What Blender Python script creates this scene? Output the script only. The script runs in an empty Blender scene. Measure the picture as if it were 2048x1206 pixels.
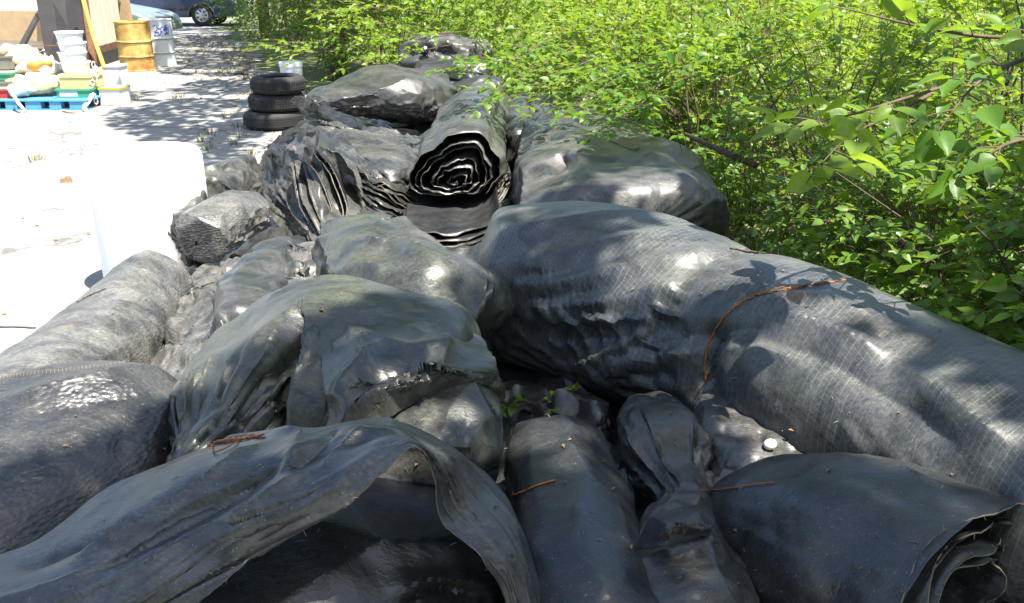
import bpy, math, random
import numpy as np
from mathutils import Vector, Matrix
from mathutils.bvhtree import BVHTree
random.seed(5)
SC = bpy.context.scene
COL = SC.collection
# ------------------------------------------------------------------ camera, sky, sun, exposure
CAM_H, PITCH, FPX = 1.72, math.radians(20.5), 1774.0
cam = bpy.data.cameras.new('camera'); camo = bpy.data.objects.new('camera', cam); COL.objects.link(camo)
camo.location = (0, 0, CAM_H); camo.rotation_euler = (math.pi/2-PITCH, 0, 0)
cam.sensor_width = 36; cam.lens = 36*FPX/2048; cam.clip_start = .05; cam.clip_end = 600
SC.camera = camo
TOSUN = Vector((.30, -.29, 1)).normalized()
w = bpy.data.worlds.new("World"); SC.world = w; w.use_nodes = True
wn = w.node_tree.nodes; wl = w.node_tree.links
sky = wn.new('ShaderNodeTexSky'); sky.sky_type = 'NISHITA'; sky.sun_disc = False
sky.sun_elevation = math.asin(TOSUN.z); sky.sun_rotation = math.atan2(TOSUN.x, TOSUN.y)
sky.air_density = 1.0; sky.dust_density = 1.5
bg = wn['Background']; bg.inputs[1].default_value = .10
wl.new(sky.outputs[0], bg.inputs[0])
sun = bpy.data.lights.new('sun', 'SUN'); sun.energy = 5.0; sun.angle = math.radians(.53); sun.color = (1, .95, .86)
suno = bpy.data.objects.new('sun', sun); COL.objects.link(suno)
suno.rotation_euler = (-TOSUN).to_track_quat('-Z', 'Y').to_euler(); suno.location = (4, -6, 20)
SC.view_settings.view_transform = 'Standard'; SC.view_settings.look = 'None'
SC.view_settings.gamma = 1; SC.view_settings.exposure = 1.55; SC.view_settings.use_curve_mapping = False
SC.render.engine = 'CYCLES'
SC.cycles.max_bounces = 6; SC.cycles.transparent_max_bounces = 4; SC.cycles.diffuse_bounces = 3; SC.cycles.glossy_bounces = 3
SC.cycles.sample_clamp_indirect = 6
# ------------------------------------------------------------------ geometry helpers
CP, SP = math.cos(PITCH), math.sin(PITCH)
def ray(px, py):
    x = (px-1024)/FPX; y = -(py-603)/FPX
    return np.array([x, CP+y*SP, y*CP-SP])
def W(px, py, h):                     # the point at height h on that line of sight
    d = ray(px, py); return np.array([0, 0, CAM_H]) + d*((h-CAM_H)/d[2])
def WZ(px, py, z):                    # the point at depth z
    return np.array([0, 0, CAM_H]) + ray(px, py)*z
def tag(o, label=None, cat=None, group=None, kind=None):
    if label: o['label'] = label
    if cat: o['category'] = cat
    if group: o['group'] = group
    if kind: o['kind'] = kind
    return o
def thing(name, loc, label, cat, group=None, rz=0, kind=None):
    o = bpy.data.objects.new(name, None); COL.objects.link(o); o.empty_display_size = .1
    o.location = [float(c) for c in loc]; o.rotation_euler = (0, 0, rz)
    return tag(o, label, cat, group, kind)
def link(name, me, mat, parent=None, smooth=False, world=False):
    if mat is not None and not me.materials: me.materials.append(mat)
    if smooth: me.shade_smooth()
    o = bpy.data.objects.new(name, me); COL.objects.link(o)
    if parent is not None:
        o.parent = parent
        if world: o.location = -parent.location
    return o
def np_mesh(name, V, F, uv=None):     # F: (n,k) array, or list of arrays
    me = bpy.data.meshes.new(name)
    Fs = F if isinstance(F, list) else [F]
    Fs = [f for f in Fs if len(f)]
    V = np.asarray(V, dtype=np.float32)
    me.vertices.add(len(V)); me.vertices.foreach_set('co', V.ravel())
    loops = np.concatenate([f.ravel() for f in Fs]).astype(np.int32)
    tot = np.concatenate([np.full(len(f), f.shape[1]) for f in Fs]).astype(np.int32)
    st = np.concatenate([[0], np.cumsum(tot)[:-1]]).astype(np.int32)
    me.loops.add(len(loops)); me.loops.foreach_set('vertex_index', loops)
    me.polygons.add(len(tot)); me.polygons.foreach_set('loop_start', st)
    try: me.polygons.foreach_set('loop_total', tot)
    except Exception: pass
    me.update(calc_edges=True)
    if uv is not None:
        l = me.uv_layers.new(name='UVMap'); l.data.foreach_set('uv', np.asarray(uv, dtype=np.float32)[loops].ravel())
    return me
class MB:                             # collects simple solids into one mesh
    def __init__(s): s.v = []; s.f = []
    def add(s, v, f):
        n = len(s.v); s.v += [tuple(map(float, p)) for p in v]; s.f += [tuple(i+n for i in q) for q in f]; return s
    def box(s, c, d, rz=0, rx=0, ry=0, taper=1):
        M = Matrix.Rotation(rz, 3, 'Z') @ Matrix.Rotation(ry, 3, 'Y') @ Matrix.Rotation(rx, 3, 'X'); v = []
        for z in (-1, 1):
            for x, y in ((-1, -1), (1, -1), (1, 1), (-1, 1)):
                t = taper if z > 0 else 1
                v.append(M @ Vector((x*d[0]/2*t, y*d[1]/2*t, z*d[2]/2)) + Vector(c))
        return s.add(v, [(0, 3, 2, 1), (4, 5, 6, 7), (0, 1, 5, 4), (1, 2, 6, 5), (2, 3, 7, 6), (3, 0, 4, 7)])
    def lathe(s, prof, n=32, c=(0, 0, 0), axis='Z'):
        v = []; m = len(prof)
        for i in range(n):
            a = 2*math.pi*i/n
            for r, z in prof:
                p = (r*math.cos(a), r*math.sin(a), z)
                if axis == 'Y': p = (p[0], z, p[1])
                if axis == 'X': p = (z, p[0], p[1])
                v.append((p[0]+c[0], p[1]+c[1], p[2]+c[2]))
        f = [(i*m+j, ((i+1) % n)*m+j, ((i+1) % n)*m+j+1, i*m+j+1) for i in range(n) for j in range(m-1)]
        return s.add(v, f)
    def tube(s, pts, r, n=6):
        P = [Vector([float(c) for c in p]) for p in pts]; v = []; rs = r if hasattr(r, '__len__') else [r]*len(P)
        for i, p in enumerate(P):
            t = (P[min(i+1, len(P)-1)]-P[max(i-1, 0)])
            if t.length < 1e-9: t = Vector((0, 0, 1))
            t.normalize()
            a = t.orthogonal().normalized() if i == 0 else (a - t*a.dot(t)).normalized()
            b = t.cross(a)
            for k in range(n):
                q = 2*math.pi*k/n; v.append(p+(a*math.cos(q)+b*math.sin(q))*rs[i])
        f = [(i*n+k, i*n+(k+1) % n, (i+1)*n+(k+1) % n, (i+1)*n+k) for i in range(len(P)-1) for k in range(n)]
        f += [tuple(range(n))[::-1], tuple((len(P)-1)*n+k for k in range(n))]
        return s.add(v, f)
    def build(s, name, mat, parent=None, smooth=False, world=False, bevel=0):
        me = bpy.data.meshes.new(name); me.from_pydata(s.v, [], s.f); me.update()
        o = link(name, me, mat, parent, smooth, world)
        if bevel:
            m = o.modifiers.new('bevel', 'BEVEL'); m.width = bevel; m.segments = 2; m.limit_method = 'ANGLE'
        return o
def fn(P, scale, seed, n=18):         # smooth random field, about -1..1
    r = np.random.RandomState(seed); k = r.normal(size=(n, 3)); k /= np.linalg.norm(k, axis=1)[:, None]
    k *= r.uniform(.5, 1.6, (n, 1))*2*math.pi*scale; ph = r.uniform(0, 6.28, n)
    return np.sin(P @ k.T + ph).sum(-1)/math.sqrt(n)
def cubic(A, n, wrap=False):
    A = np.asarray(A, float); m = len(A)
    t = np.linspace(0, m if wrap else m-1, n, endpoint=not wrap); i = np.floor(t).astype(int)
    if not wrap: i = np.minimum(i, m-2)
    f = (t-i).reshape((-1,)+(1,)*(A.ndim-1))
    if wrap: g = lambda k: A[(i+k) % m]
    else:
        E = np.concatenate([[2*A[0]-A[1]], A, [2*A[-1]-A[-2]]]); g = lambda k: E[i+k+1]
    p0, p1, p2, p3 = g(-1), g(0), g(1), g(2)
    return .5*(2*p1+(p2-p0)*f+(2*p0-5*p1+4*p2-p3)*f**2+(3*p1-p0-3*p2+p3)*f**3)
def resamp(G, nu, nv, wrap=False):
    G = cubic(G, nu); return np.swapaxes(cubic(np.swapaxes(G, 0, 1), nv, wrap), 0, 1)
def normals(S, wrap):
    du = np.gradient(S, axis=0)
    dv = (np.roll(S, -1, 1)-np.roll(S, 1, 1)) if wrap else np.gradient(S, axis=1)
    N = np.cross(dv, du); N /= np.linalg.norm(N, axis=2, keepdims=True)+1e-9
    return N
def tube(secs, nu, nv, cap=(.12, .12), ties=(), flat=.8, ex=.88):
    """closed bundle: sections (x,y,z,a,b) -> constricted surface S and unconstricted surface R"""
    A = cubic(np.array([list(s[:3])+list(s[3:5]) for s in secs]), nu*2)
    L = np.concatenate([[0], np.cumsum(np.linalg.norm(np.diff(A[:, :3], axis=0), axis=1))]); t = np.linspace(0, L[-1], nu)
    # finer spacing inside the end caps
    A = np.stack([np.interp(t, L, A[:, k]) for k in range(5)], 1)
    T = np.gradient(A[:, :3], axis=0); T /= np.linalg.norm(T, axis=1, keepdims=True)
    Sd = np.cross(T, [0, 0, 1.]); Sd /= np.linalg.norm(Sd, axis=1, keepdims=True); Up = np.cross(Sd, T)
    k = np.ones(nu)
    if cap[0]: q = np.clip(t/cap[0], 0, 1); k *= np.maximum(.03, (1-(1-q)**2.4)**(1/2.4))
    if cap[1]: q = np.clip((t[-1]-t)/cap[1], 0, 1); k *= np.maximum(.03, (1-(1-q)**2.4)**(1/2.4))
    ph = np.linspace(0, 2*math.pi, nv, endpoint=False)
    c = np.sign(np.cos(ph))*np.abs(np.cos(ph))**ex; s = np.sign(np.sin(ph))*np.abs(np.sin(ph))**ex; s = np.where(s < 0, s*flat, s)
    kt = np.ones(nu)
    for (u0, wd, sc) in ties: kt *= 1-(1-sc)*np.exp(-((t/t[-1]-u0)/wd)**2)
    def mk(kk): return A[:, None, :3] + Sd[:, None]*(c[None, :]*(A[:, 3]*kk)[:, None])[..., None] + Up[:, None]*(s[None, :]*(A[:, 4]*kk)[:, None])[..., None]
    return mk(k*kt), mk(k)
def cloth(S, R=None, su=.03, sv=.05, iters=90, amp=.012, sc=5, dmin=-.004, dmax=.05, wrap=True, bend=.25, tmax=.05, grav=.0004, seed=1, press=.0006, slack=None):
    """position-based cloth with rest lengths longer than the body it wraps: the surplus buckles into folds"""
    R = S if R is None else R
    nu, nv = S.shape[:2]; N = normals(S, wrap)
    if wrap:
        cen = S.mean(1, keepdims=True); sg = np.sign(((S-cen)*N).sum()); N = N*sg
    elif N[..., 2].sum() < 0: N = -N
    idx = np.arange(nu*nv).reshape(nu, nv); G = []
    def grp(a, b, stiff, sl):
        a = a.ravel(); b = b.ravel(); Rf = R.reshape(-1, 3)
        l = np.linalg.norm(Rf[a]-Rf[b], axis=1)*(1+sl); G.append((a, b, l[:, None], stiff))
    J = (lambda A_, k: np.roll(A_, -k, 1)) if wrap else (lambda A_, k: A_[:, k:])
    for p in (0, 1):
        grp(idx[p:-1:2], idx[p+1::2][:len(idx[p:-1:2])], .5, su)
        a = idx if wrap else idx[:, :-1]; b = J(idx, 1); grp(a[:, p::2], b[:, p::2], .5, sv)
        for sgn in (0, 1):
            r0, r1 = idx[p:-1:2], idx[p+1::2]; r1 = r1[:len(r0)]
            if sgn: r0, r1 = r1, r0
            a = r0 if wrap else r0[:, :-1]; grp(a, J(r1, 1), .3, (su+sv)/2)
        a = np.concatenate([idx[p*2:-2:4], idx[p*2+1:-2:4]]); grp(a, a+2*nv, bend, su*.5)
        b = J(idx, 2); a = idx if wrap else idx[:, :-2]
        cols = [c for c in range(a.shape[1]) if (c//2) % 2 == p]; grp(a[:, cols], b[:, cols], bend, sv*.5)
    X = S + N*(amp*(fn(S, sc, seed)+.6*fn(S, sc*2.3, seed+1)+.4*fn(S, sc*5, seed+2)))[..., None]
    X = X.reshape(-1, 3); Sf = S.reshape(-1, 3); Nf = N.reshape(-1, 3)
    for it in range(iters):
        X -= Nf*press; X[:, 2] -= grav
        for a, b, l, st in G:
            d = X[b]-X[a]; n = np.sqrt((d*d).sum(1, keepdims=True))+1e-9
            d *= st*.5*2*(1-l/n)*.5; X[a] += d; X[b] -= d
        o = X-Sf; dn = (o*Nf).sum(1, keepdims=True); tv = o-dn*Nf; tl = np.sqrt((tv*tv).sum(1, keepdims=True))+1e-9
        X = Sf + np.clip(dn, dmin, dmax)*Nf + tv*np.minimum(1, tmax/tl)
    return X.reshape(nu, nv, 3)
def grid_mesh(name, X, wrap=False, R=None):
    nu, nv = X.shape[:2]; idx = np.arange(nu*nv).reshape(nu, nv)
    D = X if R is None else R
    lu = np.concatenate([[0], np.cumsum(np.linalg.norm(np.diff(D, axis=0), axis=2).mean(1))])
    lv = np.concatenate([[0], np.cumsum(np.linalg.norm(np.diff(D, axis=1), axis=2).max(0))])
    uv = np.stack(np.broadcast_arrays(lu[:, None], lv[None, :]), -1).reshape(-1, 2)
    a = idx[:-1]; b = idx[1:]
    if wrap: F = np.stack([a, np.roll(a, -1, 1), np.roll(b, -1, 1), b], -1)
    else: F = np.stack([a[:, :-1], a[:, 1:], b[:, 1:], b[:, :-1]], -1)
    return np_mesh(name, X.reshape(-1, 3), F.reshape(-1, 4), uv)
def ridge(f): return 1-np.abs(np.tanh(1.25*f))
def fold_field(Q, sc, seed, warp=.35):
    """pinched folds: sharp crests on a flatter base, with softer creases pressed in"""
    Q = Q + warp/sc*.35*np.stack([fn(Q, sc*.6, seed+31), fn(Q, sc*.6, seed+32), fn(Q, sc*.6, seed+33)], 1)
    m = .55+.45*fn(Q, sc*.35, seed+40)
    D = ridge(fn(Q, sc, seed))-.35-.7*(ridge(fn(Q, sc*.8, seed+50))**2-.25)
    D += .42*(ridge(fn(Q, sc*2.3, seed+1))-.35)*np.clip(m+.3, 0, 1.4) + .16*(ridge(fn(Q, sc*5.2, seed+2))-.35)*np.clip(m, 0, 1.3)
    return D*np.clip(m+.35, .15, 1.3)
def crease(X, wrap, lst):
    """press sharp ridges (+) and valleys (-) into a surface along lines that lie on it"""
    if not lst: return X
    sh = X.shape; N = normals(X, wrap)
    if wrap: N = N*np.sign(((X-X.mean(1, keepdims=True))*N).sum())
    elif N[..., 2].sum() < 0: N = -N
    P = X.reshape(-1, 3); Nf = N.reshape(-1, 3); r = P-np.array([0, 0, CAM_H]); zc = r[:, 1]*CP-r[:, 2]*SP; yc = r[:, 1]*SP+r[:, 2]*CP
    pp = np.stack([1024+FPX*r[:, 0]/zc, 603-FPX*yc/zc], 1); vis = (Nf*r).sum(1) < 0; iv = np.nonzero(vis & (zc > .2))[0]; D = np.zeros(len(P))
    for (pts, wd, amp) in lst:
        q2 = cubic(np.array(pts, float), 44); ids = [iv[np.argmin(((pp[iv]-q)**2).sum(1)+40000*(r[iv, 1]*.0))] for q in q2]
        Q = P[ids]; Q = np.stack([np.convolve(np.pad(Q[:, k_], 9, 'edge'), np.ones(19)/19, 'valid') for k_ in range(3)], 1); t = np.linspace(0, 1, len(Q)); ta = np.minimum(1, np.minimum(t, 1-t)*5+.1); best = np.zeros(len(P))
        lo, hi = Q.min(0)-wd*5, Q.max(0)+wd*5; near_ = np.nonzero(((P > lo) & (P < hi)).all(1))[0]
        dd = np.sqrt(((P[near_, None]-Q[None])**2).sum(-1)+(wd*.12)**2); best[near_] = (np.exp(-dd/wd)*ta[None]).max(1); D += amp*best
    return (P+Nf*D[:, None]).reshape(sh)
def facets(X, wrap, n, depth, seed, tilt=.42, loc=.42):
    """flatten bulges with tilted planes: stiff film lies in flat panels that meet in creases"""
    if not n: return X
    rr = np.random.RandomState(seed+500); sh = X.shape; N = normals(X, wrap)
    if wrap: N = N*np.sign(((X-X.mean(1, keepdims=True))*N).sum())
    elif N[..., 2].sum() < 0: N = -N
    P = X.reshape(-1, 3).copy(); Nf = N.reshape(-1, 3)
    for i in range(n):
        k = rr.randint(len(P)); nn = Nf[k]+rr.normal(size=3)*tilt*.6; nn /= np.linalg.norm(nn)+1e-9
        if nn[2] < -.5: continue
        q = P[k].copy(); r = P-q; dist = np.sqrt((r*r).sum(1)); m_ = dist < loc; h = r@nn; dp = depth*rr.uniform(.3, 1.2)
        top = h[m_].max() if m_.any() else 0
        lim = max(top-dp*1.6, -dp); e = np.where(m_, np.maximum(0, h-lim), 0)*np.clip((loc-dist)/(loc*.3), 0, 1)
        P -= nn*e[:, None]*.88
    return P.reshape(sh)
def crumple(X, wrap, amp, sc, seed):
    """creased film: triangle waves in several directions give flat facets meeting in sharp folds"""
    if not amp: return X
    N = normals(X, wrap)
    if wrap: N = N*np.sign(((X-X.mean(1, keepdims=True))*N).sum())
    P = X.reshape(-1, 3); rr = np.random.RandomState(seed+700); wp = np.stack([fn(P, sc*.45, seed+61), fn(P, sc*.45, seed+62), fn(P, sc*.45, seed+63)], 1)*.16/sc*2.2; D = np.zeros(len(P))
    for o_, (s_, w_) in enumerate(((1, 1), (1.35, .8), (1.9, .6), (2.7, .42), (4.1, .26), (6.3, .15))):
        for k in range(2):
            v = rr.normal(size=3); v /= np.linalg.norm(v); ph = rr.rand(); q = (P+wp)@v*sc*s_+ph; t = np.abs(q-np.floor(q)-.5)*4-1
            m_ = np.clip(.6+.7*fn(P, sc*.3, seed+80+o_*2+k, 10), 0, 1.4); D += t*w_*m_
    bord = np.ones(X.shape[:2])
    return X+N*(amp*D.reshape(X.shape[:2])*.55)[..., None]
BVH = {}
def add_bvh(key, me):
    n = len(me.vertices); v = np.empty(n*3, np.float32); me.vertices.foreach_get('co', v); v = v.reshape(-1, 3).astype(float)
    BVH[key] = BVHTree.FromPolygons([tuple(p) for p in v.tolist()], [tuple(p.vertices) for p in me.polygons])
def on(px, py, lift=.004, keys=None):                 # where a line of sight meets the bundles (to lay a cord or twig on them)
    d = Vector(ray(px, py)); best = None
    for k, t in BVH.items():
        if keys and k not in keys: continue
        h = t.ray_cast(Vector((0, 0, CAM_H)), d)
        if h[0] is not None and (best is None or h[3] < best[3]): best = h
    if best is None: return None
    n = best[1] if best[1].dot(d) < 0 else -best[1]
    return best[0] + n*lift
# ------------------------------------------------------------------ materials
def new_mat(name):
    m = bpy.data.materials.new(name); m.use_nodes = True; return m, m.node_tree.nodes, m.node_tree.links, m.node_tree.nodes['Principled BSDF']
def nz(n, l, co, scale, detail=4, rough=.6, dist=0):
    t = n.new('ShaderNodeTexNoise'); t.inputs['Scale'].default_value = scale; t.inputs['Detail'].default_value = detail
    t.inputs['Roughness'].default_value = rough; t.inputs['Distortion'].default_value = dist; l.new(co, t.inputs['Vector']); return t.outputs[0]
def ramp(n, l, x, a, b, ca=(0, 0, 0), cb=(1, 1, 1)):
    r = n.new('ShaderNodeValToRGB'); e = r.color_ramp.elements; e[0].position = a; e[1].position = b
    e[0].color = (*ca, 1); e[1].color = (*cb, 1); l.new(x, r.inputs[0]); return r.outputs[0]
def mix(n, l, f, a, b, mode='MIX'):
    m = n.new('ShaderNodeMix'); m.data_type = 'RGBA'; m.blend_type = mode
    if hasattr(f, 'is_linked'): l.new(f, m.inputs[0])
    else: m.inputs[0].default_value = f
    for s, v in ((m.inputs[6], a), (m.inputs[7], b)):
        if hasattr(v, 'is_linked'): l.new(v, s)
        else: s.default_value = (*v, 1)
    return m.outputs[2]
def mth(n, l, op, a, b=None, clamp=False):
    m = n.new('ShaderNodeMath'); m.operation = op; m.use_clamp = clamp
    for s, v in ((m.inputs[0], a), (m.inputs[1], b)):
        if v is None: continue
        if hasattr(v, 'is_linked'): l.new(v, s)
        else: s.default_value = v
    return m.outputs[0]
def bump(n, l, h, st, dist, prev=None):
    b = n.new('ShaderNodeBump'); b.inputs['Strength'].default_value = st; b.inputs['Distance'].default_value = dist
    l.new(h, b.inputs['Height'])
    if prev is not None: l.new(prev, b.inputs['Normal'])
    return b.outputs[0]
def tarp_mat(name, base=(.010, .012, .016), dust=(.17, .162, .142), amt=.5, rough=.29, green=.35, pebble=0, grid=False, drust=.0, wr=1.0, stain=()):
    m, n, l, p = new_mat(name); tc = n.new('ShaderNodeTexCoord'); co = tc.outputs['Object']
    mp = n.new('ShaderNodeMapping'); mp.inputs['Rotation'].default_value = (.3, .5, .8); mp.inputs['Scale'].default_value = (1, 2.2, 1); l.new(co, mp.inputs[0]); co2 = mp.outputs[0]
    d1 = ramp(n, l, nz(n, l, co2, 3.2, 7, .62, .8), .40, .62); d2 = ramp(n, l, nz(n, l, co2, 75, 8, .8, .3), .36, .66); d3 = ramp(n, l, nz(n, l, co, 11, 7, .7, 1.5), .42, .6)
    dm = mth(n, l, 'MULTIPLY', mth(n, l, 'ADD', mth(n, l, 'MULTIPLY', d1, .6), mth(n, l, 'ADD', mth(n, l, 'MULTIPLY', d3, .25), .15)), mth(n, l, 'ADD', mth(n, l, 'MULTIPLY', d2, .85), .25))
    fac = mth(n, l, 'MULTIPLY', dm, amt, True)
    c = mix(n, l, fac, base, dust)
    g = mth(n, l, 'MULTIPLY', ramp(n, l, nz(n, l, co, 3.3, 5, .7), .46, .68), mth(n, l, 'MULTIPLY', d2, green))
    c = mix(n, l, g, c, (.075, .09, .03))
    if drust: c = mix(n, l, mth(n, l, 'MULTIPLY', ramp(n, l, nz(n, l, co, 5, 6, .7), .62, .72), drust), c, (.28, .2, .09))
    for (px_, py_, h_, r_) in stain:
        vd = n.new('ShaderNodeVectorMath'); vd.operation = 'DISTANCE'; l.new(co, vd.inputs[0]); vd.inputs[1].default_value = [float(q) for q in W(px_, py_, h_)]
        k_ = mth(n, l, 'MULTIPLY', ramp(n, l, mth(n, l, 'ADD', vd.outputs['Value'], mth(n, l, 'MULTIPLY', nz(n, l, co2, 22, 5, .7), r_*1.6)), r_*1.0, r_*1.9, (1, 1, 1), (0, 0, 0)), .75); c = mix(n, l, k_, c, (.34, .15, .03))
    rf = mth(n, l, 'ADD', mth(n, l, 'MULTIPLY', dm, .22), rough-.06)
    rf2 = mth(n, l, 'ADD', rf, mth(n, l, 'MULTIPLY', nz(n, l, co, 9, 5), .16))
    l.new(rf2, p.inputs['Roughness'])
    p.inputs['IOR'].default_value = 1.62
    rg = lambda s, sd: mth(n, l, 'ABSOLUTE', mth(n, l, 'SUBTRACT', nz(n, l, co2 if sd else co, s, 2, .45, .9), .5))
    b = bump(n, l, rg(5.5, 0), -.8*wr, .07); b = bump(n, l, rg(14, 1), -.8*wr, .030, b); b = bump(n, l, rg(31, 0), -.6*wr, .014, b)
    b = bump(n, l, nz(n, l, co2, 34, 3, .6, .8), .4*wr, .0035, b)
    b = bump(n, l, nz(n, l, co, 160, 2), .22, .0012, b)
    if pebble:
        v = n.new('ShaderNodeTexVoronoi'); v.inputs['Scale'].default_value = 60; v.feature = 'SMOOTH_F1'; mq = n.new('ShaderNodeMapping'); mq.inputs['Scale'].default_value = (1, 1, 2.2); l.new(co, mq.inputs[0]); l.new(mq.outputs[0], v.inputs['Vector'])
        b = bump(n, l, v.outputs[0], .6*pebble, .006, b)
    if grid:
        uvn = n.new('ShaderNodeUVMap'); sx = n.new('ShaderNodeSeparateXYZ'); l.new(uvn.outputs[0], sx.inputs[0])
        wob = mth(n, l, 'MULTIPLY', nz(n, l, co, 3, 2), .01)
        U = mth(n, l, 'ADD', sx.outputs[0], wob); V = mth(n, l, 'ADD', sx.outputs[1], wob)
        def lines(x, s, wd):
            fr = mth(n, l, 'FRACT', mth(n, l, 'MULTIPLY', x, s)); return mth(n, l, 'LESS_THAN', mth(n, l, 'ABSOLUTE', mth(n, l, 'SUBTRACT', fr, .5)), wd)
        a1 = lines(U, 50, .032)
        a2 = lines(mth(n, l, 'ADD', mth(n, l, 'MULTIPLY', V, 1.0), mth(n, l, 'MULTIPLY', U, .45)), 50, .026)
        g1 = mth(n, l, 'MAXIMUM', a1, mth(n, l, 'MULTIPLY', a2, .8)); gf = mth(n, l, 'MULTIPLY', g1, mth(n, l, 'ADD', mth(n, l, 'MULTIPLY', mth(n, l, 'MULTIPLY', ramp(n, l, nz(n, l, co, 2.2, 4), .38, .62), ramp(n, l, nz(n, l, co, 40, 4), .3, .6)), .46), .07))
        c = mix(n, l, gf, c, (.34, .36, .37)); b = bump(n, l, g1, .2, .0008, b)
    c = mix(n, l, mth(n, l, 'MULTIPLY', ramp(n, l, nz(n, l, co, 240, 2, .5), .68, .74), .7), c, (.33, .31, .25))
    l.new(c, p.inputs['Base Color']); l.new(b, p.inputs['Normal'])
    return m
def simple(name, col, rough=.6, var=.25, scale=6, col2=None, metal=0, bmp=0, spec=None):
    m, n, l, p = new_mat(name); tc = n.new('ShaderNodeTexCoord'); co = tc.outputs['Object']
    c2 = col2 or tuple(x*(1-var) for x in col)
    l.new(mix(n, l, ramp(n, l, nz(n, l, co, scale, 6, .65), .35, .65), c2, col), p.inputs['Base Color'])
    p.inputs['Roughness'].default_value = rough; p.inputs['Metallic'].default_value = metal
    if bmp: l.new(bump(n, l, nz(n, l, co, scale*6, 4), bmp, .01), p.inputs['Normal'])
    return m
def leaf_mat(name, ca, cb, trans=.45):
    m, n, l, p = new_mat(name); at = n.new('ShaderNodeAttribute'); at.attribute_name = 'tint'
    co = n.new('ShaderNodeNewGeometry').outputs['Position']; c = mix(n, l, at.outputs['Fac'], ca, cb)
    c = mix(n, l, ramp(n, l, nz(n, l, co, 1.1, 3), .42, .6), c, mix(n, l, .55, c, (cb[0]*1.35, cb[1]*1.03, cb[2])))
    c = mix(n, l, mth(n, l, 'MULTIPLY', ramp(n, l, nz(n, l, co, 38, 4, .7), .5, .75), .3), c, (.16, .15, .05)); l.new(c, p.inputs['Base Color'])
    l.new(bump(n, l, nz(n, l, co, 130, 3), .25, .002), p.inputs['Normal']); p.inputs['Roughness'].default_value = .42
    tr = n.new('ShaderNodeBsdfTranslucent'); l.new(mix(n, l, .5, c, (.48, .66, .03)), tr.inputs[0])
    ms = n.new('ShaderNodeMixShader'); ms.inputs[0].default_value = trans; out = n['Material Output']
    l.new(p.outputs[0], ms.inputs[1]); l.new(tr.outputs[0], ms.inputs[2]); l.new(ms.outputs[0], out.inputs[0]); return m
M = {}
M['tarp'] = tarp_mat('black_plastic', amt=.55)
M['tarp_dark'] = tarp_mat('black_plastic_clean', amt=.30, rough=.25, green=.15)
M['tarp_grey'] = tarp_mat('weathered_plastic', dust=(.23, .22, .19), amt=.6, green=.2)
M['tarp_green'] = tarp_mat('algae_plastic', dust=(.18, .18, .14), amt=.6, green=.8)
M['tarp_pale'] = tarp_mat('pale_pebbled_plastic', dust=(.29, .28, .25), amt=.85, pebble=1, green=.1, drust=.25, wr=.7)  # paler dust coat with tan flecks and a pebbled relief
M['tarp_woven'] = tarp_mat('woven_plastic', amt=.55, grid=True, green=.45, rough=.33, wr=.5, dust=(.25, .25, .23), stain=[(1455, 628, .80, .075), (1600, 572, .86, .05), (1412, 690, .66, .05)])
M['tarp_pebble'] = tarp_mat('pebbled_plastic', amt=.5, pebble=.8, green=.1)
M['tarp_dusty'] = tarp_mat('dusty_crumpled_plastic', dust=(.26, .245, .21), amt=.9, rough=.36, green=.1, wr=.6)
M['tarp_flap'] = tarp_mat('satin_grey_plastic', dust=(.21, .21, .20), amt=.62, rough=.27, green=.2)
M['edge'] = simple('torn_edge', (.25, .21, .15), .8, .4, 30)
M['rust'] = simple('rusty_wire', (.46, .16, .025), .8, .45, 60)
M['bark'] = simple('bark', (.13, .09, .06), .9, .5, 14, bmp=.4)
M['twig'] = simple('twig', (.13, .085, .055), .8, .4, 20)
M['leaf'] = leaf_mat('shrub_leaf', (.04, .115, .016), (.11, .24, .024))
M['leaf_sun'] = leaf_mat('sunlit_leaf', (.085, .19, .018), (.20, .33, .035), .5)  # brighter, yellower copy of the shrub leaf: sunlight put into the colour
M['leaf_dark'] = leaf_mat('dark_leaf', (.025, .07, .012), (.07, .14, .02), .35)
M['leaf_can'] = leaf_mat('canopy_leaf', (.05, .10, .02), (.09, .16, .03), .3)
M['rubber'] = simple('tyre_rubber', (.030, .029, .028), .75, .35, 20, bmp=.1)
M['white'] = simple('white_plastic', (.78, .78, .76), .45, .05, 3)
M['barrel'] = simple('translucent_white_plastic', (.86, .86, .85), .4, .03, 3); M['barrel'].node_tree.nodes['Principled BSDF'].inputs['Subsurface Weight'].default_value = .9; M['barrel'].node_tree.nodes['Principled BSDF'].inputs['Subsurface Radius'].default_value = (.5, .5, .5); M['barrel'].node_tree.nodes['Principled BSDF'].inputs['Subsurface Scale'].default_value = .6
M['blue_pl'] = simple('blue_paint', (.10, .36, .60), .6, .2, 8)
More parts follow.
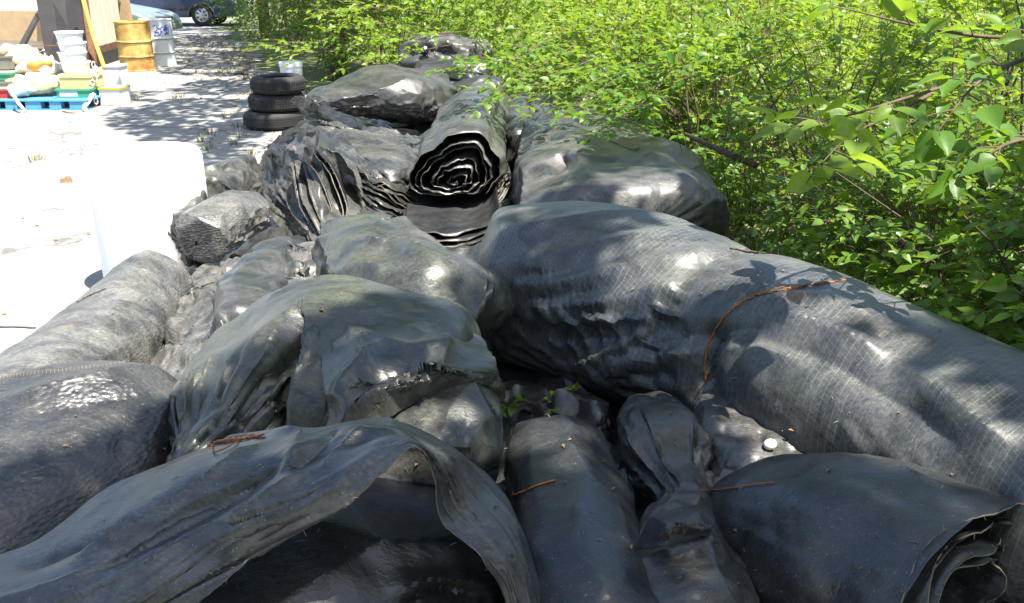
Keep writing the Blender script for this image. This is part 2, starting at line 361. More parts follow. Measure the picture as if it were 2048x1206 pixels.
# ------------------------------------------------------------------ the ground
def ground_h(x, y): return 0
def sheet(name, mat, X, Y, Z, kind='structure'):
    nu, nv = X.shape; idx = np.arange(nu*nv).reshape(nu, nv)
    F = np.stack([idx[:-1, :-1], idx[1:, :-1], idx[1:, 1:], idx[:-1, 1:]], -1).reshape(-1, 4)
    me = np_mesh(name, np.stack([X, Y, Z], -1).reshape(-1, 3), F); return tag(link(name, me, mat, smooth=True), kind=kind)
def edge_x(y):                        # where the paved yard ends and the woodland begins
    return np.interp(y, [-10, 0, 2, 4, 6, 8, 10, 12, 14, 16, 22, 29, 40, 60], [2.6, 2.3, 1.5, 1.2, .6, -.4, -1.5, -2.4, -3.1, -4.3, -6.6, -9.3, -12, -16])
m, n, l, p = new_mat('woodland_floor'); tc = n.new('ShaderNodeTexCoord'); co = tc.outputs['Object']
c = mix(n, l, ramp(n, l, nz(n, l, co, 1.2, 8, .7), .4, .6), (.09, .075, .035), (.10, .19, .03)); c = mix(n, l, ramp(n, l, nz(n, l, co, 30, 6, .7), .45, .65), c, (.15, .12, .07))
l.new(c, p.inputs['Base Color']); p.inputs['Roughness'].default_value = .95; l.new(bump(n, l, nz(n, l, co, 25, 6), .8, .03), p.inputs['Normal'])
gx, gy = np.meshgrid(np.concatenate([np.linspace(-300, -20, 12), np.linspace(-15, 15, 90), np.linspace(20, 300, 12)]), np.concatenate([np.linspace(-300, -12, 8), np.linspace(-8, 30, 110), np.linspace(40, 500, 12)]), indexing='ij')
P = np.stack([gx, gy, gx*0], -1).reshape(-1, 3)
hill = np.clip((gx-edge_x(gy)-.6)/3, 0, 1)*(.06*fn(P, .35, 3).reshape(gx.shape)+.05)-.012
sheet('ground', m, gx, gy, hill)
m, n, l, p = new_mat('worn_concrete'); co = n.new('ShaderNodeTexCoord').outputs['Object']
base = mix(n, l, ramp(n, l, nz(n, l, co, .8, 8, .7), .35, .65), (.225, .22, .21), (.29, .285, .272))
base = mix(n, l, mth(n, l, 'MULTIPLY', ramp(n, l, nz(n, l, co, 7, 8, .75), .5, .72), .55), base, (.12, .112, .10))
base = mix(n, l, mth(n, l, 'MULTIPLY', ramp(n, l, nz(n, l, co, 90, 4, .8), .52, .66), .5), base, (.09, .083, .075))
vo = n.new('ShaderNodeTexVoronoi'); vo.feature = 'DISTANCE_TO_EDGE'; vo.inputs['Scale'].default_value = .55
mp = n.new('ShaderNodeMapping'); l.new(co, mp.inputs[0])
va = n.new('ShaderNodeVectorMath'); va.operation = 'ADD'; nt = n.new('ShaderNodeTexNoise'); nt.inputs['Scale'].default_value = 2; nt.inputs['Detail'].default_value = 6; l.new(co, nt.inputs[0]); l.new(mp.outputs[0], va.inputs[0]); l.new(nt.outputs['Color'], va.inputs[1]); l.new(va.outputs[0], vo.inputs['Vector'])
crack = ramp(n, l, vo.outputs[0], .004, .012, (1, 1, 1), (0, 0, 0))
base = mix(n, l, mth(n, l, 'MULTIPLY', crack, .6), base, (.06, .055, .04))
l.new(base, p.inputs['Base Color']); p.inputs['Roughness'].default_value = .9
l.new(bump(n, l, nz(n, l, co, 60, 6, .8), .5, .006), p.inputs['Normal'])
ys = np.linspace(-9, 60, 280); us = np.linspace(0, 1, 60)
U, Y = np.meshgrid(us, ys, indexing='ij')
ex = edge_x(Y)+.25*np.sin(Y*1.7)+.12*np.sin(Y*5.1+1)+.07*np.sin(Y*13)+.1
X = -40+(ex+40)*U**.35
sheet('concrete_yard', m, X[:, ::1], Y, X*0+.004+.004*np.sin(X*3)*0)
mj = simple('joint_filler', (.05, .045, .035), .9)
b = MB()
for (p0, p1) in (((-60, 651), (72, 655)), ((250, 250), (455, 261))):
    a, c2 = W(*p0, .0085), W(*p1, .0085); d = (c2-a); nn = np.array([-d[1], d[0], 0]); nn /= np.linalg.norm(nn); k = 12; pts = [a+d*i/k+nn*random.uniform(-.004, .004) for i in range(k+1)]
    for q0, q1 in zip(pts[:-1], pts[1:]): b.add([q0-nn*.007, q1-nn*.007, q1+nn*.007, q0+nn*.007], [(0, 1, 2, 3)])
tag(b.build('pavement_joint', mj), kind='structure')
# loose stones, leaf litter, weeds
rs = np.random.RandomState(11)
def debris(name, n, region, size, mat, flat=.5, ntri='rock', z0=.008):
    b = MB()
    for i in range(n):
        x, y = region(rs); s = size*rs.uniform(.4, 1.6); a = rs.uniform(0, 6.28); k = 6
        ring = [(x+math.cos(a+j*6.283/k)*s*rs.uniform(.6, 1), y+math.sin(a+j*6.283/k)*s*rs.uniform(.6, 1), z0) for j in range(k)]
        top = [((q[0]-x)*.6+x, (q[1]-y)*.6+y, z0+s*flat*rs.uniform(.5, 1)) for q in ring]
        b.add(ring+top, [(j, (j+1) % k, k+(j+1) % k, k+j) for j in range(k)]+[tuple(range(k, 2*k))])
    return tag(b.build(name, mat), kind='stuff')
def strip(rs, w0=1.6, p=1.5):
    y = rs.uniform(5, 26); return float(edge_x(y))-abs(rs.normal())*w0*.5-.0, y
M['stone'] = simple('stone', (.30, .27, .23), .9, .5, 20); M['litter'] = simple('dead_leaves', (.24, .15, .07), .85, .5, 12)
debris('gravel', 900, strip, .022, M['stone'])
def anyyard(rs): y = rs.uniform(3, 24); return float(edge_x(y))-rs.uniform(.3, 6), y
debris('dead_leaf_litter', 1500, strip, .03, M['litter'], .12)
debris('scattered_grit', 350, anyyard, .014, M['litter'], .3)
for i, (px, py, s, lab) in enumerate(((483, 148, .13, 'flat broken slab of asphalt lying in the dirt left of the tyres'), (493, 157, .07, 'small dark chunk of broken pavement beside the flat asphalt slab'), (132, 361, .05, 'small brown block lying alone on the bright concrete'))):
    q = W(px, py, .02); b = MB(); b.box((0, 0, .015), (s*2, s, .04), rz=.3, taper=.8); b.box((s*.3, .01, .035), (s*.9, s*.7, .03), rz=.7, taper=.7)
    o = b.build(['asphalt_slab', 'pavement_chunk', 'brown_block'][i], simple('chunk%d' % i, [(.06, .055, .05), (.05, .045, .04), (.30, .2, .12)][i], .9, .4, 20)); o.location = (q[0], q[1], .006)
    tag(o, lab, 'debris')
def blades(name, spots, mat, label=None, hmax=.09, per=18, spread=.08):
    V = []; F = []
    for (x, y) in spots:
        for k in range(per):
            a = rs.uniform(0, 6.28); r = abs(rs.normal())*spread; bx, by = x+math.cos(a)*r, y+math.sin(a)*r; h = hmax*rs.uniform(.4, 1); w_ = h*.07; ln = h*rs.uniform(.2, .9); c, s = math.cos(a), math.sin(a); i = len(V)
            V += [(bx-s*w_, by+c*w_, .005), (bx+s*w_, by-c*w_, .005), (bx+c*ln*.4+s*w_*.8, by+s*ln*.4-c*w_*.8, h*.6), (bx+c*ln*.4-s*w_*.8, by+s*ln*.4+c*w_*.8, h*.6), (bx+c*ln, by+s*ln, h)]
            F += [(i, i+1, i+2, i+3), (i+3, i+2, i+4)]
    me = bpy.data.meshes.new(name); me.from_pydata(V, [], F); return tag(link(name, me, mat), kind='stuff')
M['weed'] = simple('weed', (.11, .15, .03), .7, .3, 30, (.22, .17, .08))
spots = [tuple(W(px, py, 0)[:2]) for px, py in ((380, 125), (410, 120), (448, 118), (440, 145), (350, 198), (420, 270), (475, 255), (415, 300), (470, 290), (500, 310), (70, 322), (398, 105), (360, 195), (480, 275), (465, 235), (405, 285), (270, 200))]
for i in range(90): x, y = strip(rs, 1.2); spots.append((x, y))
blades('yard_weeds', spots, M['weed'])
# ------------------------------------------------------------------ shed, boards, pole
M['cream'] = simple('cream_paint', (.72, .64, .50), .6, .12, 2); M['plywood'] = simple('plywood', (.50, .35, .20), .7, .2, 5); M['rustbrown'] = simple('rusty_steel', (.20, .09, .04), .8, .5, 8)
M['blackboard'] = simple('black_board', (.030, .026, .025), .6, .4, 4); M['yellow'] = simple('yellow_paint', (.65, .42, .05), .5, .2, 5)
def panel(b, q, th):                  # a thick quad: corners q, thickness away from the camera
    q = [Vector([float(c) for c in p]) for p in q]; nn = (q[1]-q[0]).cross(q[3]-q[0]).normalized()
    if nn.y < 0: nn = -nn
    return b.add(list(q)+[p+nn*th for p in q], [(0, 1, 2, 3), (7, 6, 5, 4), (0, 4, 5, 1), (1, 5, 6, 2), (2, 6, 7, 3), (3, 7, 4, 0)])
def vert(px, py, z, hgt):             # plan position under a pixel at depth z, at height hgt
    d = ray(px, py)*z; return np.array([d[0], d[1], hgt])
shed = thing('storage_shed', W(60, 118, 0), 'cream painted shed with a tan panel and rusty base, behind the pallet of bags', 'shed')
A, B_, C_ = vert(-260, 90, 16.8, 0), vert(165, 90, 16.2, 0), vert(243, 90, 18.6, 0)
def wallp(P0, P1, z0, z1, u0=0, u1=1): a = P0+(P1-P0)*u0; c = P0+(P1-P0)*u1; return [a+[0, 0, z0], c+[0, 0, z0], c+[0, 0, z1], a+[0, 0, z1]]
b = MB(); panel(b, wallp(A, B_, .35, 2.5), .06); b.build('wall', M['cream'], shed, world=True)
b = MB(); panel(b, [x+np.array([0, -.03, 0]) for x in wallp(A, B_, .5, 1.02, .0, .9)], .025); b.build('tan_panel', M['plywood'], shed, world=True)
for i in range(9):
    b = MB(); panel(b, wallp(B_, C_, .35, 2.5, i/9+.004, (i+1)/9-.004), .05+.02*(i % 2)); b.build('wall_panel', M['cream'], shed, world=True)
b = MB(); panel(b, wallp(B_, C_, .22, .36), .08); panel(b, wallp(A, B_, .22, .36), .08); b.build('base_rail', M['rustbrown'], shed, world=True)
b = MB(); panel(b, [x+np.array([0, .12, 0]) for x in wallp(B_, C_, 0, .24)], .1); panel(b, [x+np.array([0, .12, 0]) for x in wallp(A, B_, 0, .24)], .1); b.build('shade_panel', M['blackboard'], shed, world=True)  # black panels stand in for the shade under the raised shed
b = MB(); panel(b, [B_+[0, 0, 2.5], C_+[0, 0, 2.5], C_+[-4, 3, 2.9], A+[0, 4, 2.9]], .1); panel(b, [B_+[0, 0, 2.48], A+[0, 0, 2.48], A+[0, 4, 2.88], C_+[-4, 3, 2.88]], .03); b.build('roof', M['rustbrown'], shed, world=True)
b = MB(); b.tube([W(40, 100, .62), vert(82, 40, 16.1, 1.0)], .05, 6); b.build('brace_and_shadow', M['blackboard'], shed, world=True)  # solid dark bar stands for the diagonal brace and its shadow
post = thing('corner_post', vert(247, 40, 18.9, 0), 'tan post standing at the far corner of the shed, left of the drums', 'post')
b = MB(); panel(b, [vert(224, 40, 18.9, .0), vert(262, 40, 18.9, .0), vert(258, 40, 18.9, 2.4), vert(226, 40, 18.9, 2.4)], .12); b.build('post_board', M['plywood'], post, world=True)
b = MB(); b.tube([vert(226, 40, 18.8, 1.6), vert(240, 40, 18.75, 1.0), vert(250, 40, 18.8, 1.4)], .02, 5); b.build('hanging_strap', M['rustbrown'], post, world=True)
dr = thing('black_door', W(125, 150, 0), 'tall black board leaning upright against the cream shed', 'board')
b = MB(); panel(b, [W(92, 122, .30), W(176, 124, .30), vert(163, 10, 15.4, 1.75), vert(76, 10, 15.4, 1.75)], .05); b.build('door_leaf', M['blackboard'], dr, world=True)
b = MB(); a0, a1 = W(177, 124, .28), vert(165, 10, 15.4, 1.76); panel(b, [a0, a0+[.12, 0, 0], a1+[.10, 0, 0], a1], .06); b.build('edge_trim', M['rustbrown'], dr, world=True)
b = MB(); b.box(W(118, 92, .75)+[0, .05, 0], (.75, .06, .012)); b.build('cross_batten', M['rustbrown'], dr, world=True)
pl = MB(); pl.tube([W(209, 136, .30), W(185, 70, .72), vert(160, 0, 14.4, 1.75)], .034, 8)
tag(pl.build('yellow_pole', M['yellow'], smooth=True), 'yellow pole leaning against the shed beside the black board', 'pole')
# ------------------------------------------------------------------ drums, buckets, tyres
m, n, l, p = new_mat('rusty_yellow_paint'); co = n.new('ShaderNodeTexCoord').outputs['Object']
c = mix(n, l, ramp(n, l, nz(n, l, co, 3, 8, .7), .4, .62), (.62, .47, .14), (.34, .12, .03)); c = mix(n, l, ramp(n, l, nz(n, l, co, 14, 6, .7), .5, .7), c, (.50, .30, .08)); l.new(c, p.inputs['Base Color']); p.inputs['Roughness'].default_value = .6; M['rustydrum'] = m
M['dark_line'] = simple('dark_seam', (.05, .03, .02), .7)
def drum(loc, mat, label, H=.88, R=.295, name='steel_drum', lid=None, group=None, seam=True):
    t = thing(name, loc, label, 'drum', group)
    pr = [(0, .01), (R-.01, .01), (R, 0), (R+.004, .02), (R-.003, .03)]
    for h in (.30, .60):
        pr += [(R-.004, H*h-.022), (R+.005, H*h-.014), (R+.009, H*h-.005), (R+.009, H*h+.005), (R+.005, H*h+.014), (R-.004, H*h+.022)]
    pr += [(R-.003, H-.03), (R+.004, H-.02), (R+.004, H), (R-.012, H), (R-.014, H-.02), (0, H-.02)]
    MB().lathe(pr, 72).build('shell', mat, t)
    MB().lathe([(0, H-.018), (.03, H-.018), (.03, H-.006), (0, H-.006)], 12, (R*.65, 0, 0)).build('bung', mat, t)
    if seam:
        for h in (.30, .60): MB().lathe([(R+.0095, H*h-.018), (R+.0125, H*h-.014), (R+.0095, H*h-.010)], 40).build('seam_ring', M['dark_line'], t)
    return t
q = W(277, 141, 0); drum(q, M['rustydrum'], 'rusty yellow steel drum standing in front of the white drum', .86, .30)
q2 = W(322, 132, 0); wd = drum(q2, M['white'], 'white steel drum with a blue printed label behind the rusty yellow drum', .86, .29)
m, n, l, p = new_mat('blue_label'); co = n.new('ShaderNodeTexCoord').outputs['Object']; l.new(mix(n, l, ramp(n, l, nz(n, l, co, 26, 3), .48, .5), (.06, .09, .4), (.75, .75, .8)), p.inputs['Base Color'])
R = .296; V = []; k = 10
for i in range(k+1):
    a = math.radians(-78+58*i/k); V += [(R*math.cos(a), R*math.sin(a), .58), (R*math.cos(a), R*math.sin(a), .76)]
MB().add(V, [(2*i, 2*i+2, 2*i+3, 2*i+1) for i in range(k)]).build('label', m, wd)
q = W(327, 577, 0); nd = thing('white_barrel', q, 'white plastic barrel standing on the bright concrete behind the left roll', 'barrel')
MB().lathe([(0, .01), (.28, .01), (.29, 0), (.30, .03), (.303, .2), (.303, .56), (.30, .76), (.285, .795), (.27, .80), (.262, .78), (0, .78)], 56).build('barrel_body', M['barrel'], nd, smooth=True)
MB().lathe([(0, .778), (.04, .778), (.04, .805), (.03, .81), (0, .81)], 16, (.14, .1, 0)).build('bung', M['white'], nd)
MB().lathe([(0, .778), (.03, .778), (.03, .805), (0, .805)], 16, (-.15, .06, 0)).build('bung', M['white'], nd)
q = W(588, 205, 0); bk = thing('white_bucket', q, 'white plastic bucket with lid standing behind the stack of tyres', 'bucket')
MB().lathe([(0, 0), (.13, 0), (.15, .48), (.152, .50), (.145, .5), (.14, .49)], 32).build('bucket_body', M['white'], bk, smooth=True)
MB().lathe([(.158, .485), (.16, .53), (.15, .55), (.14, .535), (0, .535)], 32).build('lid', M['white'], bk, smooth=True)
def tyre(loc, R, wd, label, seed, ribs):
    t = thing('car_tyre', loc, label, 'tyre', 'tyres stacked beside the far end of the pile')
    r_in = R*.60; pr = [(r_in, .03), (r_in+.012, .008), (R*.82, 0), (R*.94, .018), (R*.985, .04), (R, .055)]
    pr2 = [(r, wd-z) for r, z in pr[::-1]]
    inner = [(r_in, wd-.03), (r_in+.01, wd-.04), (R*.93, wd-.05), (R*.95, wd/2), (R*.93, .05), (r_in+.01, .04), (r_in, .03)]
    MB().lathe(pr+pr2+inner[1:], 56).build('casing', M['rubber'], t, smooth=True)
    tb = MB(); rr = np.random.RandomState(seed); n_ = 64
    for row in range(4):
        z0 = .048+(wd-.096)*row/4; z1 = .048+(wd-.096)*(row+1)/4-.005
        for i in range(n_):
            sk = (.022 if row % 2 else -.022) if not ribs else 0; a0 = 2*math.pi*(i+.5*(row % 2))/n_; da = 2*math.pi/n_*(.72 if not ribs else .97)
            v = []
            for rad in (R-.004, R+.007):
                for (aa, z) in ((a0, z0), (a0+da, z0), (a0+da+sk, z1), (a0+sk, z1)): v.append((rad*math.cos(aa), rad*math.sin(aa), z))
            tb.add(v, [(4, 5, 6, 7), (0, 1, 5, 4), (1, 2, 6, 5), (2, 3, 7, 6), (3, 0, 4, 7)])
    tag(tb.build('tread', M['rubber'], t), kind='stuff')
    return t
q = W(549, 255, 0)
tyre((q[0], q[1], .005), .335, .20, 'widest black tyre at the bottom of the stack of three', 1, True)
tyre((q[0]+.05, q[1]+.02, .205), .315, .20, 'black tyre in the middle of the stack of three', 2, False)
tyre((q[0]+.09, q[1]-.01, .405), .305, .19, 'black tyre with zigzag tread on top of the stack of three', 3, False)
# ------------------------------------------------------------------ pallet with its load
M['tan'] = simple('tan_fabric', (.56, .42, .24), .8, .25, 8, bmp=.2); M['palefab'] = simple('pale_fabric', (.70, .64, .54), .8, .15, 8, bmp=.2); M['green'] = simple('green_plastic', (.05, .30, .16), .5, .2, 4); M['red'] = simple('red_paint', (.50, .04, .03), .55, .2, 6); M['cartonyel'] = simple('yellow_cardboard', (.72, .60, .26), .75, .12, 4); M['dkgrey'] = simple('grey_green_crate', (.16, .17, .13), .7, .2, 6); M['paper'] = simple('printed_paper', (.62, .55, .50), .7, .2, 14); M['orange'] = simple('orange_fabric', (.68, .30, .05), .7, .25, 9)
def at(px, py, z, h=None): d = WZ(px, py, z); return d if h is None else np.array([d[0], d[1], h])
pc = W(60, 221, 0); pal = thing('blue_pallet', (pc[0], pc[1]+.55, 0), 'blue painted wooden pallet under the heap of bags and boxes', 'pallet')
xl, xr = W(-130, 221, 0)[0], W(178, 221, 0)[0]; y0 = float(pc[1]); LX = xr-xl; ox = -pal.location[0]; oy = -pal.location[1]
for i in range(7): MB().box(((xl+xr)/2+ox, y0+.05+i*.17+oy, .127), (LX, .13, .018), rz=.003*i).build('deck_board', M['blue_pl'], pal)
for i in range(3): MB().box(((xl+xr)/2+ox, y0+.05+i*.50+oy, .012), (LX, .10, .016)).build('bottom_board', M['blue_pl'], pal)
nb = 7
for i in range(nb):
    for j in range(3): MB().box((xl+LX*(i+.5)/nb+ox-.0+(0), y0+.05+j*.50+oy, .069), (.15 if i % 2 else .2, .10, .096)).build('spacer_block', M['blue_pl'], pal)
def tub(px, py0, py1, px2, z, mat, name, label, cat, depth=.35, rim=None, base_h=None, lidmat=None, taper=1.12, group=None):
    x0, x1 = WZ(px, py0, z)[0], WZ(px2, py0, z)[0]; hb = WZ(px, py1, z)[2] if base_h is None else base_h; ht = WZ(px, py0, z)[2]; yy = WZ((px+px2)/2, py0, z)[1]
    H = max(.05, ht-hb); Lx = x1-x0
    t = thing(name, ((x0+x1)/2, yy+depth/2, hb), label, cat, group); b = MB()
    for (sx, sy, cx, cy) in ((Lx, .012, 0, -depth/2), (Lx, .012, 0, depth/2), (.012, depth-.024, -Lx/2+.006, 0), (.012, depth-.024, Lx/2-.006, 0)): b.box((cx, cy, H/2), (sx, sy, H))
    b.box((0, 0, .006), (Lx-.02, depth-.02, .012)); b.build('box_walls', mat, t)
    b = MB(); 
    for (sx, sy, cx, cy) in ((Lx+.03, .02, 0, -depth/2-.008), (Lx+.03, .02, 0, depth/2+.008), (.02, depth-.01, -Lx/2-.006, 0), (.02, depth-.01, Lx/2+.006, 0)): b.box((cx, cy, H-.012), (sx, sy, .025))
    b.build('rim', rim or mat, t)
    if lidmat: MB().box((0, 0, H+.006), (Lx+.02, depth+.02, .014)).build('lid', lidmat, t)
    return t
Z = 11.7
g = tub(112, 178, 199, 178, Z, M['green'], 'green_crate', 'green plastic crate with pasted paper at the right end of the pallet', 'crate', .4, base_h=.14)
b = MB(); b.box((-.06, -.2075, .06), (.24, .003, .10)); b.build('paper_label', M['paper'], g)
yb = tub(117, 151, 179, 180, Z+.05, M['cartonyel'], 'yellow_carton', 'yellow cardboard box on top of the green crate', 'box', .36, lidmat=M['cartonyel'])
hb = WZ(140, 150, Z+.05)[2]+.015
for i in range(4):
    c0 = WZ(139, 150, Z+.1); t = thing('white_tub', (c0[0]+.01*(-1)**i, c0[1]+.2, hb+i*.125), ['lowest', 'second from the bottom', 'third from the bottom', 'topmost'][i]+' of the white plastic tubs stacked on the yellow box', 'tub', 'white tubs stacked on the yellow box')
    s = .185-.004*i; V = []
    prof = [(s*.86, 0), (s*.98, .12), (s*1.03, .122), (s*1.03, .14), (s*.96, .14)]
    MB().lathe([(0, 0)]+prof+[(s*.9, .02), (0, .02)], 24).build('tub_body', M['white'], t, smooth=False)
    if i == 3: MB().lathe([(s*1.05, .13), (s*1.05, .15), (0, .16)], 24).build('lid', M['white'], t)
def sack(px, py, z, a, bb, h, mat, label, seed, yaw=0, name='cloth_sack', cat='sack', base=None):
    c = WZ(px, py, z); hc = c[2] if base is None else base+h; dx = np.array([math.cos(yaw), math.sin(yaw), 0]); C0 = np.array([c[0], c[1], hc])
    S, R = tube([[*(C0-dx*a), bb*.7, h*.8], [*C0, bb, h], [*(C0+dx*a), bb*.7, h*.8]], 26, 28, cap=(a*.5, a*.5), flat=.9)
    S = S+normals(S, True)*(.018*fn(S.reshape(-1, 3), 4, seed).reshape(S.shape[:2]))[..., None]
    S = resamp(S, 40, 44, True); t = thing(name, (C0[0], C0[1], hc-h), label, cat)
    S[..., 2] += .01*fn(S.reshape(-1, 3), 9, seed+5).reshape(S.shape[:2])
    link('sack_body', grid_mesh('sack_body', S, True), mat, t, True, True)
    nk = MB(); e = C0+dx*a*1.02; nk.tube([e-dx*.02, e+dx*.04, e+dx*.09+[0, 0, .02]], [.05, .025, .04], 8); nk.build('tied_neck', mat, t, True, True)
sack(38, 192, 11.7, .13, .10, .09, M['palefab'], 'pale lumpy sack lying at the front edge of the blue pallet', 21, .3, base=.137)
sack(85, 186, 11.9, .22, .16, .12, M['tan'], 'tan sack in the middle of the blue pallet beside the green crate', 22, -.1, base=.137)
sack(86, 162, 11.95, .20, .17, .11, M['palefab'], 'cream sack sagging over the tan sack on the pallet', 23, .15)
sack(35, 165, 11.9, .16, .14, .09, M['tan'], 'tan bag with a fold, above the pale sack at the pallet front', 24, .8)
sack(75, 136, 12.1, .30, .2, .10, M['palefab'], 'long pale bag across the top of the pallet load', 25, .05)
sack(70, 128, 11.95, .12, .1, .05, M['orange'], 'small orange cloth bundle on top of the pale bags', 26, .1)
sack(28, 105, 12.3, .28, .2, .10, M['tan'], 'orange-tan bag heaped at the back of the pallet load', 27, -.2)
sack(50, 118, 12.1, .26, .16, .08, M['palefab'], 'white cloth bag below the orange-tan bag', 28, .3)
for i, (y0_, y1_, mt, nm, lb, ct) in enumerate(((178, 199, M['red'], 'red_case', 'red case at the left edge, lowest on the pallet', 'case'), (163, 177, M['dkgrey'], 'grey_case', 'grey case between the red and the pale green cases at the left edge', 'case'), (146, 162, M['green'], 'pale_green_case', 'green case in the middle of the stack at the left edge', 'case'), (112, 140, M['dkgrey'], 'olive_crate', 'olive crate on top of the cases at the left edge', 'crate'))):
    tub(-70, y0_, y1_, 22-2*i, 11.65+.06*i, mt, nm, lb, ct, .4, lidmat=M['palefab'] if i in (0, 2) else None)
b = MB()
for k, (p0, p1, p2) in enumerate((((28, 108, 12.1), (60, 95, 12.1), (92, 118, 12.1)), ((60, 112, 12.1), (88, 100, 12.2), (95, 130, 12.0)))): b.tube([WZ(*p0), WZ(*p1), WZ(*p2)], .012, 6)
tag(b.build('garden_hose', M['palefab'], smooth=True), 'pale curved hose lying over the bags by the black board', 'hose')
st = MB(); st.tube([WZ(25, 188, 11.45), WZ(38, 208, 11.3), W(52, 224, .01), W(75, 229, .012)], [.02, .022, .02, .015], 6); tag(st.build('white_strap', M['white'], smooth=True), 'white strap hanging off the front of the blue pallet', 'strap')
st = MB(); st.tube([W(125, 221, .02), W(138, 224, .02), W(150, 225, .015)], .014, 6); tag(st.build('wood_scrap', M['plywood']), 'small wood scrap on the concrete in front of the pallet', 'debris')
wb = tub(197, 176, 214, 238, 11.9, M['white'], 'white_bin', 'white bin with yellow rim standing right of the pallet', 'bin', .32, rim=M['yellow'], base_h=.01)
t = tub(210, 131, 174, 236, 12.9, M['white'], 'white_box', 'white box behind the white bin at the foot of the yellow pole', 'box', .3, base_h=.01, rim=M['palefab'])
t = thing('pallet_ratchet', W(190, 200, 0), 'tangle of pale chain and strap at the right end of the pallet', 'chain'); b = MB()
for k in range(9):
    c = WZ(187+6*math.sin(k*.9), 130+9*k, 11.8); ring = [(c[0]+.03*math.cos(a)*(1 if k % 2 else .4), c[1]+.03*math.cos(a)*(0 if k % 2 else .9), c[2]+.045*math.sin(a)) for a in np.linspace(0, 6.283, 9)]; b.tube(ring, .009, 5)
b.build('links', M['palefab'], t, True, True)
b = MB(); b.tube([WZ(184, 190, 11.7), WZ(176, 205, 11.6), WZ(168, 214, 11.5), W(172, 222, .02)], .028, 7); b.build('strap_end', M['white'], t, True, True)
# ------------------------------------------------------------------ the two vehicles
def paint(name, col, col2):
    m, n, l, p = new_mat(name); co = n.new('ShaderNodeTexCoord').outputs['Object']; l.new(mix(n, l, ramp(n, l, nz(n, l, co, 2, 6), .4, .65), col, col2), p.inputs['Base Color']); p.inputs['Roughness'].default_value = .3; p.inputs['Metallic'].default_value = .3; p.inputs['Coat Weight'].default_value = .5; return m
M['navy'] = paint('navy_paint', (.018, .032, .085), (.035, .055, .12)); M['sage'] = paint('sage_silver_paint', (.20, .26, .23), (.28, .33, .30)); M['chrome'] = simple('alloy', (.55, .55, .56), .3, .2, 20, metal=.9); M['glass'] = simple('dark_glass', (.02, .025, .03), .08, .1); M['lamp'] = simple('lamp_lens', (.7, .68, .6), .15, .1, 20); M['amber'] = simple('amber_lens', (.7, .25, .03), .2, .1)
def wheel(root, x, y, R, wd, side):
    t = MB().lathe([(R*.62, -wd/2), (R*.9, -wd/2), (R, -wd/2+.03), (R, wd/2-.03), (R*.9, wd/2), (R*.62, wd/2)], 36, (x, y, R), 'Y').build('wheel', M['rubber'], root, smooth=True)
    k = side; b = MB().lathe([(R*.63, k*(wd/2-.005)), (R*.60, k*(wd/2+.006)), (R*.52, k*(wd/2-.01)), (R*.2, k*(wd/2+.012)), (0, k*(wd/2+.02))], 32, (x, y, R), 'Y'); rim = b.build('rim', M['chrome'], t)
    b = MB()
    for i in range(7):
        a = i*2*math.pi/7; v = []
        for (r, da) in ((R*.28, .12), (R*.50, .17)):
            for s in (-1, 1): v.append((x+r*math.cos(a+s*da), y+k*(wd/2+.012+.004), R+r*math.sin(a+s*da)))
        b.add(v, [(0, 1, 3, 2)])
    b.build('rim_slot', M['rubber'], t)
    return t
def extrude_body(name, prof, ws, mat, root, arches):
    """side profile of a vehicle (x, z) lofted over its width; ws = (y, inset) stations"""
    def carve(pts):
        out = []
        for i, (x, z) in enumerate(pts):
            out.append((x, z))
        return out
    P = np.array(prof); nP = len(P); V = []; cx, cz = P.mean(0)
    for (y, s) in ws:
        for (x, z) in P: V.append((cx+(x-cx)*(1-s*.5), y, cz+(z-cz)*(1-s) if z > cz else z+s*.1))
    F = []
    for k in range(len(ws)-1):
        for i in range(nP): F.append((k*nP+i, k*nP+(i+1) % nP, (k+1)*nP+(i+1) % nP, (k+1)*nP+i))
    F += [tuple(range(nP))[::-1], tuple((len(ws)-1)*nP+i for i in range(nP))]
    me = bpy.data.meshes.new(name); me.from_pydata(V, [], F); o = link(name, me, mat, root)
    bv = o.modifiers.new('b', 'BEVEL'); bv.width = .04; bv.segments = 3; bv.limit_method = 'ANGLE'; bv.angle_limit = .6
    return o
def arch(cx, r, n=9): return [(cx+r*math.cos(a), .30+r*math.sin(a)) for a in np.linspace(math.pi*1.02, -.02*math.pi, n)]
# van: nose points right (+x), side faces the camera
zv = 28.6; q = W(405, 53, 0); van = thing('blue_minivan', (q[0]-1.1, q[1]+.9, 0), 'dark blue minivan parked at the far end of the yard, front wheel in view', 'van', rz=0)
fx = 1.1; rx = -1.75; R = .345
prof = [(-2.4, .32)]+arch(rx, .40)[0:]+arch(fx, .41)+[(2.0, .30), (2.15, .45), (2.18, .72), (2.05, .88), (1.1, 1.08), (.95, 1.12), (.25, 1.68), (-.2, 1.76), (-2.1, 1.74), (-2.4, 1.2), (-2.48, .6)]
extrude_body('van_body', prof, [(-.86, .03), (-.84, 0), (.84, 0), (.86, .03)], M['navy'], van, None)
for sx in (fx, rx):
    for sy in (-1, 1): wheel(van, sx, sy*.76, R, .2, -1 if sy < 0 else 1)
for (x0, x1) in ((-2.1, -1.05), (-.95, -.1), (0, .62)): MB().add([(x0, -.872, 1.12), (x1, -.872, 1.12), (x1-(.42 if x1 > .5 else 0), -.866, 1.58), (x0, -.866, 1.60)], [(0, 1, 2, 3)]).build('side_window', M['glass'], van)
for x in (-.25, -1.15): MB().box((x, -.875, 1.02), (.2, .03, .035)).build('door_handle', M['chrome'], van)
for x in (-1.02, -.05, .78): MB().box((x, -.8615, .74), (.012, .008, .75)).build('door_seam', M['dark_line'], van)
